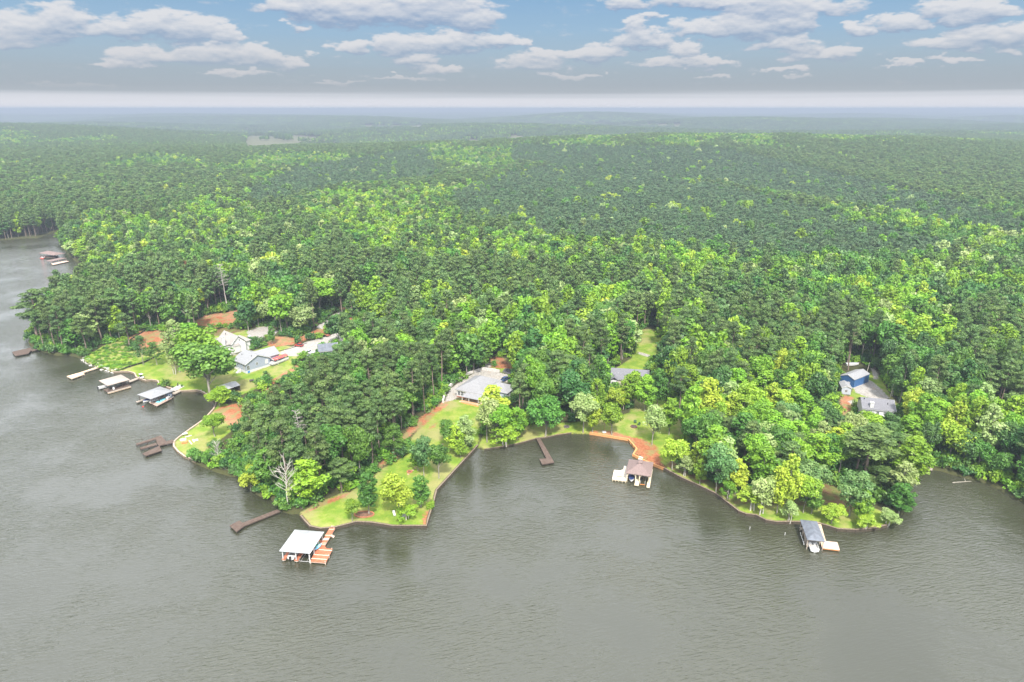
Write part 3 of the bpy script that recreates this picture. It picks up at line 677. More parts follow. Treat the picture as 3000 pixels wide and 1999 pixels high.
# kinds of woodland, read from where the photograph shows them (pixel polygons of the canopy)
PLANT_PX = [[(1320,560),(1500,500),(1700,470),(2100,540),(2450,620),(2830,720),(2750,745),(2150,735),(1900,700),(1640,690),(1480,660),(1360,640)],
            [(1500,420),(2100,430),(2700,560),(3000,640),(3000,690),(2500,600),(2000,520),(1500,470)],
            [(700,560),(900,480),(1250,430),(1300,520),(1000,540),(760,600)]]
PINE_PX = [[(690,1420),(640,1260),(700,1130),(800,1050),(900,960),(1050,900),(1250,930),(1330,1020),(1320,1110),(1200,1240),(1100,1340),(960,1400),(800,1440)],
           [(100,1000),(90,900),(200,810),(420,760),(620,760),(640,900),(420,960),(320,1000)],
           [(2780,900),(3000,860),(3000,1150),(2880,1100)],[(0,480),(700,500),(600,640),(250,640),(0,700)],
           [(1560,1040),(1700,1010),(1760,1090),(1620,1130)],[(2400,880),(2600,900),(2560,1060),(2420,1040)]]
BRIGHT_PX = [[(900,560),(1200,540),(1350,640),(1300,760),(1000,720),(880,640)],[(1150,680),(1500,680),(1900,700),(2300,740),(2300,830),(1900,800),(1500,760),(1200,760)],
             [(1850,470),(2150,560),(2500,640),(2900,740),(3000,800),(2900,830),(2400,690),(2050,580),(1850,530)],
             [(1500,850),(1900,820),(2100,1000),(2000,1150),(1650,1150),(1500,1000)],[(1200,850),(1500,850),(1500,1000),(1400,1090),(1250,950)],
             [(250,620),(450,620),(650,560),(800,640),(700,760),(420,740),(180,760)],[(700,850),(900,800),(900,900),(700,920)],
             [(2000,1180),(2440,1160),(2400,1330),(2050,1330)]]
def woodland(p, z):
    px, py = proj(p[:, 0], p[:, 1], z + 17); n = fbm(p[:, 0], p[:, 1], 90 + p[:, 1] * .28, 5); n2 = fbm(p[:, 0], p[:, 1], 40, 8); u = rng.random(len(p))
    big = fbm(p[:, 0], p[:, 1] * .55, 420, 21) + (rng.random(len(p)) - .5) * .5; farw = np.clip((p[:, 1] - 650) / 400, 0, 1)
    u = np.where(rng.random(len(p)) < farw, np.where(big > -.12, .02, .9), u)
    pine = u < np.clip(.24 + 1.0 * n, .03, .93); bright = n2 * .8 + fbm(p[:, 0], p[:, 1], 130, 33) * .5 + (rng.random(len(p)) - .5) * .7 > .08
    plant = np.zeros(len(p), bool)
    for c in PINE_PX: s = inside(px, py, np.array(c, float)); pine[s] = rng.random(s.sum()) < .72; bright[s] &= rng.random(s.sum()) < .7
    for c in BRIGHT_PX: s = inside(px, py, np.array(c, float)); pine[s] = rng.random(s.sum()) < .16; bright[s] |= rng.random(s.sum()) < .40
    for c in PLANT_PX: s = inside(px, py, np.array(c, float)); pine[s] = rng.random(s.sum()) < .95; plant |= s
    return pine, bright, plant
p = grid(128, 700, 6.1); p, sdp = keep_land(p, 1.6)
k = not_in(p, CLEARG)
for (hx, hy), r_ in HOUSEG: k &= (p[:, 0] - hx) ** 2 + (p[:, 1] - hy) ** 2 > r_ * r_
for (tx, ty, tr) in TREES: k &= (p[:, 0] - tx) ** 2 + (p[:, 1] - ty) ** 2 > (max(2.6, tr * .75)) ** 2
p = p[k]; z = hgt(p[:, 0], p[:, 1]); pine, bright, plant = woodland(p, z)
hh = np.where(pine, rng.uniform(18, 25.5, len(p)), rng.uniform(14, 22, len(p)))
px, py = proj(p[:, 0], p[:, 1], z)
# shore row and yard edges stay lower
sdp = shore_sd(p[:, 0], p[:, 1]); hh = np.where((sdp < 7) & ~pine, hh * .72, hh)
rightpt = inside(px, py, np.array([(1940,1370),(2100,1250),(2450,1250),(2700,1330),(2700,1600),(1940,1600)], float)); hh = np.where(rightpt, np.minimum(hh, rng.uniform(13, 17, len(p))), hh); bright = bright | (rightpt & (rng.random(len(p)) < .6))
block = np.zeros(len(p), bool)
sel = p[:, 1] < 480
for fr in (.15, .3, .45, .6, .75, .9, 1.0):
    qx, qy = proj(p[:, 0], p[:, 1], z + hh * fr)
    off = 2000 * np.where(pine, 2.2, 2.6) / np.maximum(p[:, 1], 1) * (1 if fr < .95 else .3) * (fr > .4)
    for o_ in OPENS:
        block |= sel & (inside(qx, qy, o_) | inside(qx - off, qy, o_) | inside(qx + off, qy, o_))
front = inside(px, py, np.array([(2140,1470),(2300,1440),(2460,1400),(2640,1500),(2600,1600),(1930,1600),(1930,1370),(2050,1390)], float))
block |= front
road = np.zeros(len(p), bool)
for fr in (.3, .55, .8, 1.):
    qx, qy = proj(p[:, 0], p[:, 1], z + hh * fr)
    for o_ in GRAV_PX[1:4] + [CLAY_PX[4]]: road |= inside(qx, qy, np.array(o_, float))
block |= road & (rng.random(len(p)) < .6)
# low trees may stand where tall ones would hide a clearing
p, z, hh, pine, bright, plant, px, py, sdp = [a[~block] for a in (p, z, hh, pine, bright, plant, px, py, sdp)]
inframe = (px > -40) & (px < 3040) & (py < 2050)
order = np.argsort(p[:, 1] + np.where(inframe, 0, 1e5))
rank = np.zeros(len(p), int)
pi = [i for i in order if pine[i]][:270]; bi = [i for i in order if not pine[i]][:225]
single = np.zeros(len(p), bool); single[pi] = True; single[bi] = True
LAND = [  # (px, py, phrase) of landmarks people can find
 (892,1280,'the dead grey pine'),(845,1420,'the white dead tree'),(1400,1130,'the large grey-roofed house'),(720,1050,'the blue-grey house'),(690,1000,'the white gabled house'),
 (1845,1110,'the dark-roofed house'),(2495,1100,'the blue garage'),(2570,1200,'the white two-storey house'),(120,1000,'the dark dock at the far left'),(320,990,'the black silt fence'),
 (1060,910,'the upper gravel road'),(2660,1380,'the right inlet dock'),(2530,1300,'the giant broad pine'),(1180,1230,'the red clay strip'),(560,790,'the rust-red tree'),
 (1600,1200,'the narrow brown cove dock'),(2300,1380,'the tallest yellow shore tree'),(860,1020,'the lower gravel drive'),(1905,980,'the small inland lawn'),(160,745,'the far boathouse'),
 (2110,1260,'the pair of olive pines'),(560,1330,'the lumber pile'),(2830,1400,'the driftwood log'),(1000,1040,'the cars under the pines'),(2610,1120,'the utility pole'),(2900,1150,'the glimpsed white house'),(2960,900,'the distant metal roof')]
LOOKW = {'gum_lime':'yellow-green','gum_bright':'bright green','gum_mid':'mid-green','gum_dark':'dark green','oak_lime':'yellow-green','oak_bright':'bright green','oak_mid':'mid-green','oak_dark':'dark green','oak_blue':'blue-green','oak_pale':'pale green','gum_pale':'pale green'}
seen = {}; pend = []
def kind_for(i):
    if pine[i]: return 'pine'
    u = rng.random(); g_ = rng.random() < (.62 if bright[i] else .38)
    if bright[i]: lm = 'lime' if u < .10 else 'bright' if u < .86 else 'pale'
    else: lm = 'mid' if u < .55 else 'dark' if u < .93 else 'blue'
    if g_ and lm == 'blue': g_ = False
    return ('gum_' if g_ else 'oak_') + lm
for i in np.where(single)[0]:
    key = kind_for(i); R = float(rng.uniform(3.1, 4.6) if pine[i] else rng.uniform(4.0, 6.6) * (1 if hh[i] > 13.5 else .75)); cx, cy_ = proj(p[i, 0], p[i, 1], z[i] + hh[i] * .7)
    L = min(LAND, key=lambda l: (l[0] - cx) ** 2 + (1.6 * (l[1] - cy_)) ** 2); dx, dy = cx - L[0], cy_ - L[1]; d = math.hypot(dx, dy)
    deg = 'just' if d < 45 else 'near,' if d < 110 else 'well' if d < 220 else 'far'
    rel = ('right of' if dx > 0 else 'left of') if abs(dx) > abs(dy) * 1.1 else ('in front of' if dy > 0 else 'behind')
    w = 'tall slender' if hh[i] > 23 else 'tall' if hh[i] > 17 else 'medium' if hh[i] > 13.5 else 'low'
    sh = '' if key == 'pine' else (' pointed' if key.startswith('gum') else '')
    tone = ' pine' if key == 'pine' else ' %s%s tree' % (LOOKW[key], sh)
    pend.append((i, key, R, '%s%s %s %s %s' % (w, tone, deg, rel, L[2]), cx))
from collections import defaultdict
byl = defaultdict(list)
for q in pend: byl[q[3]].append(q)
ORD = ['leftmost', 'second from left', 'third from left', 'fourth from left', 'fifth from left', 'sixth from left', 'seventh from left', 'eighth from left'] + [w_ + ' from left' for w_ in 'ninth tenth eleventh twelfth thirteenth fourteenth fifteenth sixteenth seventeenth eighteenth nineteenth twentieth'.split()]
for lab, qs in byl.items():
    qs.sort(key=lambda q: q[4])
    for j, (i, key, R, _, _) in enumerate(qs):
        l2 = lab.replace('near, ', 'near ') if len(qs) == 1 else lab.replace('near, ', 'near ') + ', ' + (ORD[j] if j < 20 and j < len(qs) - 1 else 'rightmost' if j == len(qs) - 1 else 'in the middle')
        if len(l2.split()) > 16: print('LONG', l2)
        place_tree(key, p[i, 0], p[i, 1], z[i], float(hh[i]), R, l2, 'pine_tree' if key == 'pine' else 'leafy_tree', 'pines of the near woods' if key == 'pine' else 'leafy trees of the near woods')
# ---- the far woods: instanced, one object per kind of woodland
PC = bpy.data.collections.new("tree_kinds"); names = []
def padd(me): o = bpy.data.objects.new("kind_%02d" % len(names), me); PC.objects.link(o); names.append(o); return len(names) - 1
MIDP = {}
def midp(key, kind, lm, bark, n, h, R, leaves, size): MIDP[key] = (h, R, [padd(joined(key + "_mid", kind, 900 + len(names) * 3, LEAF[lm], bark, True, h=h, R=R, leaves=leaves, size=size)) for i in range(n)])
midp('pine', 'pine', 'pine', BARK_PINE, 4, 25, 4.3, 1500, .85); midp('plant', 'pine', 'pine2', BARK_PINE, 4, 19, 2.9, 900, .8)
for lm in ('lime', 'bright', 'mid', 'dark', 'blue', 'pale'):
    midp('gum_' + lm, 'gum', lm, BARK, 2, 17, 4.2, 1300, .8); midp('oak_' + lm, 'oak', lm, BARK, 2, 14, 5., 1400, .85)
for lm, hh_ in (('mid', 2.6), ('bright', 2.6), ('dark', 2.6)): midp('shrub_' + lm, 'shrub', lm, BARK, 2, hh_, 2., 500, .4)
def cl(kinds, n, span, seed):
    r = random.Random(seed); it = []
    for i in range(n):
        kd, lm = r.choice(kinds); it.append((kd, lm, r.uniform(16, 22) if kd == 'pine' else r.uniform(13, 18), r.uniform(3.2, 4.6), 130, 2.0))
    return padd(cluster("cluster_%d" % seed, it, seed, span))
CLP = [cl([('pine', 'pine'), ('pine', 'pine2')], 25, 34, s) for s in (1, 2, 3)]
CLB = [cl([('oak', 'bright'), ('gum', 'bright'), ('gum', 'lime'), ('oak', 'mid')], 22, 34, s) for s in (4, 5)]
CLM = [cl([('oak', 'mid'), ('oak', 'dark'), ('pine', 'pine'), ('gum', 'bright')], 22, 34, s) for s in (6, 7)]
def instancer(name, pts, idx_, rot, scl, label):
    me = bpy.data.meshes.new(name); me.vertices.add(len(pts)); me.vertices.foreach_set('co', np.asarray(pts, np.float32).ravel())
    a = me.attributes.new('idx', 'INT', 'POINT'); a.data.foreach_set('value', np.asarray(idx_, np.int32))
    a = me.attributes.new('rot', 'FLOAT', 'POINT'); a.data.foreach_set('value', np.asarray(rot, np.float32))
    a = me.attributes.new('scl', 'FLOAT_VECTOR', 'POINT'); a.data.foreach_set('vector', np.asarray(scl, np.float32).ravel())
    o = bpy.data.objects.new(name, me); COL.objects.link(o); tag(o, label, None, None, 'stuff')
    ng = bpy.data.node_groups.new(name, 'GeometryNodeTree'); ng.interface.new_socket('Geometry', in_out='INPUT', socket_type='NodeSocketGeometry'); ng.interface.new_socket('Geometry', in_out='OUTPUT', socket_type='NodeSocketGeometry')
    gi = ng.nodes.new('NodeGroupInput'); go_ = ng.nodes.new('NodeGroupOutput'); ip = ng.nodes.new('GeometryNodeInstanceOnPoints'); ci = ng.nodes.new('GeometryNodeCollectionInfo')
    ci.inputs[0].default_value = PC; ci.inputs['Separate Children'].default_value = True; ci.inputs['Reset Children'].default_value = True
    def na(nm, ty): n = ng.nodes.new('GeometryNodeInputNamedAttribute'); n.data_type = ty; n.inputs[0].default_value = nm; return n.outputs[0]
    L = ng.links.new; L(gi.outputs[0], ip.inputs['Points']); L(ci.outputs[0], ip.inputs['Instance']); ip.inputs['Pick Instance'].default_value = True
    L(na('idx', 'INT'), ip.inputs['Instance Index']); cx = ng.nodes.new('ShaderNodeCombineXYZ'); L(na('rot', 'FLOAT'), cx.inputs[2]); L(cx.outputs[0], ip.inputs['Rotation']); L(na('scl', 'FLOAT_VECTOR'), ip.inputs['Scale']); L(ip.outputs[0], go_.inputs[0])
    o.modifiers.new('scatter', 'NODES').node_group = ng; return o
def emit(sets, p, z, key, h, R):
    ph, pR, ids = MIDP[key]; sets.append((p[0], p[1], z, ids[random.randrange(len(ids))], random.random() * 6.28, R / pR, R / pR, h / ph))
SP_, SB_, SU_ = [], [], []
for i in np.where(~single)[0]:
    key = kind_for(i)
    if pine[i] and plant[i]: emit(SP_, p[i], z[i], 'plant', rng.uniform(15, 19), rng.uniform(2.6, 3.4))
    else: emit(SP_ if pine[i] else SB_, p[i], z[i], key, hh[i] + .5, rng.uniform(3.2, 4.6) if pine[i] else rng.uniform(4.2, 6.8))
def infield(q, z2, hs=(3, 12, 20)):
    k = np.ones(len(q), bool)
    for h_ in hs:
        a, b_ = proj(q[:, 0], q[:, 1], z2 + h_)
        for c_ in FIELD_PX: k &= ~inside(a, b_, np.array(c_, float))
    return k
q = grid(704, 2400, 7.6, .8); q, _ = keep_land(q, 2); q = q[not_in(q, CLEARG[-4:])]; q = q[infield(q, hgt(q[:, 0], q[:, 1]))]; z2 = hgt(q[:, 0], q[:, 1]); pn, br, pl_ = woodland(q, z2)
pine_b, bright_b = pine, bright; pine, bright = pn, br
for i in range(len(q)):
    key = kind_for(i)
    if pn[i] and pl_[i]: emit(SP_, q[i], z2[i], 'plant', rng.uniform(16, 19.5), rng.uniform(3.2, 4.2))
    else: emit(SP_ if pn[i] else SB_, q[i], z2[i], key, rng.uniform(18, 24) if pn[i] else rng.uniform(15, 22), rng.uniform(4.6, 7.))
q = np.vstack([grid(2415, 9500, 27, .8), grid(9540, 24000, 85, .8)]); q = q[infield(q, hgt(q[:, 0], q[:, 1])) | (rng.random(len(q)) < .10)]; z2 = hgt(q[:, 0], q[:, 1]); fm = np.clip((q[:, 1] - 8500) / 3000, 0, 1); z2 = z2 * (1 - fm) + fm * (16 + 12 * np.sin(q[:, 0] / 2600 + q[:, 1] / 1500) + 8 * np.sin(q[:, 0] / 1100 - q[:, 1] / 2300)); pn, br, pl_ = woodland(q, z2)
for i in range(len(q)):
    s = 1 + max(0, (q[i, 1] - 5000) / 9000) if q[i, 1] < 9530 else 2.7
    (SP_ if pn[i] else SB_).append((q[i, 0], q[i, 1], z2[i], random.choice(CLP if pn[i] else CLB if br[i] and rng.random() < .6 else CLM), random.random() * 6.28, s, s, rng.uniform(.9, 1.15)))
# undergrowth along wooded banks and on the near forest floor
q = grid(126, 420, 2.7); q, sdq = keep_land(q, .4); kk = not_in(q, CLEARG + [np.array(PP(LAWN_PX[4]))]) & ((sdq < 7) | (rng.random(len(q)) < .6)); q = q[kk]; z2 = hgt(q[:, 0], q[:, 1])
qx, qy = proj(q[:, 0], q[:, 1], z2)
kk = ~(inside(qx, qy, np.array([(1940,1370),(2150,1440),(2300,1430),(2480,1430),(2640,1500),(2600,1600),(1930,1600)], float)))
for c_ in [c[0] for c in OPEN_PX[:5]] + LAWNS_OPEN: kk &= ~inside(qx, qy, np.array(c_, float))
q, z2 = q[kk], z2[kk]
for i in range(len(q)): emit(SU_, q[i], z2[i], random.choice(['shrub_mid', 'shrub_mid', 'shrub_dark', 'shrub_bright']), rng.uniform(1.6, 4.6), rng.uniform(1.7, 2.8))
# weedy lot on the left
wl = np.array(PP([(250,1050),(262,1064),(300,1080),(345,1090),(390,1075),(400,1050),(385,1035),(370,1005),(300,1018)]))
q = grid(250, 330, 1.5, 1.0); q = q[inside(q[:, 0], q[:, 1], wl)]; z2 = hgt(q[:, 0], q[:, 1]); kk = rng.random(len(q)) < .5; q, z2 = q[kk], z2[kk]
for i in range(len(q)): emit(SU_, q[i], z2[i], random.choice(['shrub_bright', 'shrub_bright', 'shrub_mid']), rng.uniform(.3, 1.0), rng.uniform(.7, 1.3))
for nm, S_, lb in (('far_pine_woods', SP_, 'dark pine woods receding to the hazy horizon'), ('far_leafy_woods', SB_, 'bright and dark leafy woods behind the shore houses'), ('undergrowth', SU_, 'low green undergrowth along the wooded banks')):
    a = np.array(S_); instancer(nm, a[:, :3], a[:, 3], a[:, 4], a[:, 5:8], lb); print(nm, len(a))
print('single trees', single.sum(), 'pine', len(pi))
# ------------------------------------------------------------------ built things: helpers
class MB:
    def __init__(s): s.v, s.f = [], []
    def add(s, v, f):
        k = len(s.v); s.v += [tuple(map(float, q)) for q in v]; s.f += [tuple(k + i for i in q) for q in f]; return s
    def box(s, x0, x1, y0, y1, z0, z1):
        return s.add([(x0,y0,z0),(x1,y0,z0),(x1,y1,z0),(x0,y1,z0),(x0,y0,z1),(x1,y0,z1),(x1,y1,z1),(x0,y1,z1)], [(3,2,1,0),(4,5,6,7),(0,1,5,4),(1,2,6,5),(2,3,7,6),(3,0,4,7)])
    def prism(s, pts, z0, z1):
        n = len(pts); v = [(x, y, z0) for x, y in pts] + [(x, y, z1) for x, y in pts]
        return s.add(v, [tuple(range(n))[::-1], tuple(range(n, 2 * n))] + [(i, (i + 1) % n, n + (i + 1) % n, n + i) for i in range(n)])
    def tube(s, p0, p1, r0, r1=None, n=8):
        V_, F_ = limbs_mesh([(np.array(p0, float), np.array(p1, float), r0, r1 if r1 is not None else r0, n)])
        k = len(V_); s.add(V_, [tuple(q) for q in F_] + [tuple(range(n))[::-1], tuple(range(n, 2 * n))]); return s
    def beam(s, p0, p1, w, h):
        p0, p1 = Vector(p0), Vector(p1); d = (p1 - p0).normalized(); sd = d.cross(Vector((0, 0, 1)))
        if sd.length < .01: sd = Vector((1, 0, 0))
        sd.normalize(); u = sd.cross(d).normalized(); q = []
        for p_ in (p0, p1):
            for a, b in ((-1, -1), (1, -1), (1, 1), (-1, 1)): q.append(p_ + sd * a * w / 2 + u * b * h / 2)
        return s.add(q, [(3,2,1,0),(4,5,6,7),(0,1,5,4),(1,2,6,5),(2,3,7,6),(3,0,4,7)])
    def hip(s, x0, x1, y0, y1, z, rise, th=.14, ridge=None):
        lx, ly = x1 - x0, y1 - y0; cx, cy_ = (x0 + x1) / 2, (y0 + y1) / 2
        r = max(0.02, abs(lx - ly) / 2) if ridge is None else ridge
        a, b = ((cx - r, cy_), (cx + r, cy_)) if lx >= ly else ((cx, cy_ - r), (cx, cy_ + r))
        v = [(x0,y0,z),(x1,y0,z),(x1,y1,z),(x0,y1,z),(x0,y0,z+th),(x1,y0,z+th),(x1,y1,z+th),(x0,y1,z+th),(a[0],a[1],z+rise),(b[0],b[1],z+rise)]
        f = [(3,2,1,0),(0,1,5,4),(1,2,6,5),(2,3,7,6),(3,0,4,7)]
        f += [(4,5,9,8),(5,6,9),(6,7,8,9),(7,4,8)] if lx >= ly else [(4,5,8),(5,6,9,8),(6,7,9),(7,4,8,9)]
        return s.add(v, f)
    def gable(s, x0, x1, y0, y1, z, rise, th=.16, axis='x', over=0.):
        # ridge along axis; a folded slab
        if axis == 'x':
            m = (y0 + y1) / 2; sl = rise / ((y1 - y0) / 2); pr = [(y0 - over, z - sl * over), (m, z + rise), (y1 + over, z - sl * over)]; P3 = lambda t, q: (t, q[0], q[1])
            a, b = x0 - over, x1 + over
        else:
            m = (x0 + x1) / 2; sl = rise / ((x1 - x0) / 2); pr = [(x0 - over, z - sl * over), (m, z + rise), (x1 + over, z - sl * over)]; P3 = lambda t, q: (q[0], t, q[1])
            a, b = y0 - over, y1 + over
        v = []
        for t_ in (a, b):
            for q in pr: v.append(P3(t_, q))
            for q in pr: v.append(P3(t_, (q[0], q[1] + th)))
        return s.add(v, [(0,1,7,6),(1,2,8,7),(3,9,10,4),(4,10,11,5),(0,3,4,1),(1,4,5,2),(6,7,10,9),(7,8,11,10),(0,6,9,3),(2,5,11,8)])
    def build(s, name, m, parent=None, smooth=False):
        me = bpy.data.meshes.new(name); me.from_pydata(s.v, [], s.f); me.materials.append(m); me.update()
        import bmesh
        b_ = bmesh.new(); b_.from_mesh(me); bmesh.ops.recalc_face_normals(b_, faces=b_.faces); b_.to_mesh(me); b_.free()
        if smooth: me.polygons.foreach_set('use_smooth', [True] * len(me.polygons))
        o = bpy.data.objects.new(name, me); COL.objects.link(o); o.parent = parent; return o
def thing(name, label, cat, loc=(0, 0, 0), rz=0, group=None):
    o = bpy.data.objects.new(name, None); COL.objects.link(o); o.empty_display_size = .5; o.location = loc; o.rotation_euler = (0, 0, rz); return tag(o, label, cat, group)
def frame(a, b, z):
    (x0, y0), (x1, y1) = W(*a, z), W(*b, z); return x0, y0, math.atan2(y1 - y0, x1 - x0), math.hypot(x1 - x0, y1 - y0)
def place(name, label, cat, a, b, z, z0, group=None):
    """origin at the near left corner; +x along a->b, +y away from the camera"""
    x, y, rz, L = frame(a, b, z); return thing(name, label, cat, (x, y, z0), rz, group), L
WHITE = mat('white_paint', (.56, .56, .56), .5, .06, 1.5); WHITEMETAL = mat('white_metal_roof', (.36, .37, .385), .42, .05, .6, stripes=(0, .42, .10), spec=.5)
REDDECK = mat('red_stained_boards', (.46, .15, .08), .7, .22, 1.2, stripes=(1, .2, .25)); REDPALE = mat('bare_new_boards', (.72, .56, .46), .8, .08, 2)
OLDWOOD = mat('weathered_brown_boards', (.15, .115, .09), .9, .35, 1.5, stripes=(0, .22, .5), col2=(.085, .055, .045)); DARKWOOD = mat('dark_wet_timber', (.075, .06, .05), .9, .3, 2)
GREYWOOD = mat('grey_boards', (.36, .31, .26), .9, .25, 1.5, stripes=(0, .2, .35)); TANWOOD = mat('tan_boards', (.62, .46, .32), .8, .15, 1.5, stripes=(0, .2, .2)); BEIGE = mat('beige_painted_boards', (.56, .50, .41), .65, .06, 1.5, stripes=(1, .2, .12))
PINKWOOD = mat('pinkish_boards', (.60, .44, .36), .8, .12, 1.2, stripes=(1, .2, .3)); CREAM = mat('cream_paint', (.64, .55, .40), .6, .08, 2)
def shingle(n, c, c2=None): return mat(n, c, .9, .16, 2.5, stripes=(2, .13, .16), col2=c2)
SH_BROWN = shingle('brown_shingles', (.205, .15, .14)); SH_BLUE = mat('blue_grey_shingles', (.14, .155, .185), .85, .22, .8, stripes=(2, .14, .2)); SH_GREY = shingle('grey_shingles', (.27, .275, .29)); SH_LT = shingle('pale_grey_shingles', (.25, .25, .262))
SH_TAN = shingle('tan_shingles', (.36, .30, .265)); SH_DARK = shingle('charcoal_shingles', (.17, .17, .19)); SH_STONE = shingle('warm_grey_shingles', (.30, .28, .265))
DKMETAL = mat('dark_metal', (.04, .04, .045), .4, .2, 3, metal=.3); GLASS = mat('dark_window_glass', (.03, .04, .05), .08, .2, 1, spec=.8); BLACKPL = mat('black_plastic', (.02, .02, .022), .4, .2, 3)
HULLW = mat('white_gelcoat', (.66, .66, .66), .25, .05, 1, spec=.6); NAVY = mat('navy_cover', (.02, .035, .12), .6, .2, 1); SEAT = mat('grey_vinyl', (.42, .41, .40), .6, .1, 2); ALU = mat('brushed_aluminium', (.6, .6, .6), .35, .1, 2, metal=.6)
def posts(par, pts, z0, z1, r, m, name='post', sq=False):
    for x, y in pts:
        mb = MB()
        if sq: mb.box(x - r, x + r, y - r, y + r, z0, z1)
        else: mb.tube((x, y, z0), (x, y, z1), r)
        mb.build(name, m, par)
def deck(par, poly, z, m, name='deck', th=.16, joist=None):
    d = MB().prism(poly, z - th, z).build(name, m, par)
    if joist:
        cx = sum(q[0] for q in poly) / len(poly); cy_ = sum(q[1] for q in poly) / len(poly)
        MB().prism([(cx + (x - cx) * .985, cy_ + (y - cy_) * .985) for x, y in poly], z - th - .24, z - th - .003).build('joist_frame', joist, d)
    return d
def rect(x0, x1, y0, y1): return [(x0, y0), (x1, y0), (x1, y1), (x0, y1)]
def wpoly(o, pts, z):
    """pixel outline of a flat thing at height z, in the frame of thing o"""
    c, s_ = math.cos(-o.rotation_euler[2]), math.sin(-o.rotation_euler[2]); out = []
    for q in pts:
        x, y = W(*q, z); x -= o.location[0]; y -= o.location[1]; out.append((x * c - y * s_, x * s_ + y * c))
    return out
def boat(name, label, loc, rz, L=6., B=2.3, hull=HULLW, cover=None, outboard=True, tower=False, cat='boat', pontoon=False):
    o = thing(name, label, cat, loc, rz)      # bow towards +y
    mb = MB()
    if pontoon:
        h_ = MB().box(-B/2, B/2, -L/2, L/2, .35, .5).build('deck', SEAT, o)
        for s_ in (-1, 1): MB().tube((s_ * B * .36, -L/2, .1), (s_ * B * .36, L * .42, .1), .3, .3, 10).tube((s_ * B * .36, L * .42, .1), (s_ * B * .36, L * .54, .25), .3, .05, 10).build('pontoon', ALU, o)
        r_ = MB()
        for s_ in (-1, 1): r_.box(s_ * B/2 - .03, s_ * B/2 + .03, -L/2 + .2, L/2, .5, 1.15)
        r_.box(-B/2 + .03, B/2 - .03, L/2 - .06, L/2, .5, 1.1).box(-B/2 + .03, B/2 - .9, -L/2, -L/2 + .06, .5, 1.1); r_.build('side_panel', hull, o)
        MB().box(-B/2+.1, -B/2+.7, -L/2+.4, 0, .5, .95).box(B/2-.7, B/2-.1, .4, L/2-.3, .5, .95).box(-B/2+.1,-B/2+.7,.6,L/2-.3,.5,.95).build('seat', HULLW, o)
        MB().box(.1, .7, -.4, .0, .5, 1.35).build('console', HULLW, o)
        b_ = MB()
        for s_ in (-1, 1): b_.tube((s_*B/2*.95, -L*.05, 1.1), (s_*B/2*.95, -L*.2, 2.2), .02, .02, 5).tube((s_*B/2*.95, -L*.35, 1.1), (s_*B/2*.95, -L*.2, 2.2), .02, .02, 5)
        b_.box(-B/2, B/2, -L*.38, -L*.02, 2.2, 2.24).build('bimini_top', cover or NAVY, o)
    else:
        ys = [-L/2, -L*.25, 0, L*.2, L*.36, L*.46, L/2]; ws = [.92, 1, 1, .9, .62, .32, .03]; V_, F_ = [], []
        for y_, w_ in zip(ys, ws):
            lift = max(0, y_ / L) * .45
            V_ += [(-B/2*w_, y_, .95 + lift * .5), (-B/2*w_*.92, y_, .35 + lift), (0, y_, .0 + lift * 1.5), (B/2*w_*.92, y_, .35 + lift), (B/2*w_, y_, .95 + lift * .5)]
        for i in range(len(ys) - 1):
            for j in range(4): a = i * 5 + j; F_.append((a, a + 1, a + 6, a + 5))
        F_.append((0, 1, 2, 3, 4)); mb.add(V_, F_); mb.build('hull', hull, o)
        dk_ = MB(); V_, F_ = [], []
        for y_, w_ in zip(ys[3:], ws[3:]):
            lift = max(0, y_ / L) * .45; V_ += [(-B/2*w_*.98, y_, .95 + lift * .5), (0, y_, 1.06 + lift * .5), (B/2*w_*.98, y_, .95 + lift * .5)]
        for i in range(3): a = i * 3; F_ += [(a, a + 1, a + 4, a + 3), (a + 1, a + 2, a + 5, a + 4)]
        dk_.add(V_, F_).build('foredeck', hull, o)
        if cover: 
            c_ = MB(); V_ = []; 
            for y_, w_ in zip(ys, ws): V_ += [(-B/2*w_*1.02, y_, 1.0 + max(0, y_ / L) * .2), (0, y_, 1.32 - max(0, y_/L) * .2), (B/2*w_*1.02, y_, 1.0 + max(0, y_ / L) * .2)]
            c_.add(V_, [q for i in range(len(ys) - 1) for q in ((i*3, i*3+1, i*3+4, i*3+3), (i*3+1, i*3+2, i*3+5, i*3+4))] + [(0, 1, 2)]).build('cover', cover, o)
        else:
            MB().box(-B/2*.86, B/2*.86, -L*.49, L*.18, .42, .5).build('cockpit_floor', SEAT, o)
            MB().box(-B*.4, B*.4, -L*.46, -L*.36, .5, .92).box(-B*.36, -B*.12, -L*.08, L*.02, .5, 1.0).box(B*.12, B*.36, -L*.08, L*.02, .5, 1.0).build('seat', HULLW, o)
            for s_ in (-1, 1): MB().box(s_*B*.46-.05, s_*B*.46+.05, -L/2, L*.2, .88, .97).build('gunwale', hull, o)
            MB().beam((-B*.38, L*.17, 1.15), (B*.38, L*.17, 1.15), .04, .45).build('windscreen', GLASS, o)
        if tower:
            t_ = MB()
            for s_ in (-1, 1): t_.tube((s_*B*.45, L*.12, .95), (s_*B*.36, -L*.02, 2.1), .035, .035, 5).tube((s_*B*.45, -L*.12, .95), (s_*B*.36, -L*.02, 2.1), .035, .035, 5)
            t_.tube((-B*.36, -L*.02, 2.1), (B*.36, -L*.02, 2.1), .035, .035, 5).build('tower', DKMETAL, o)
    if outboard: MB().box(-.22, .22, -L/2 - .55, -L/2 - .08, .55, 1.25).box(-.08, .08, -L/2 - .4, -L/2 - .2, -.25, .55).tube((0, -L/2-.65, -.2), (0, -L/2 - .1, -.2), .08, .04, 6).build('outboard_motor', BLACKPL, o)
    return o
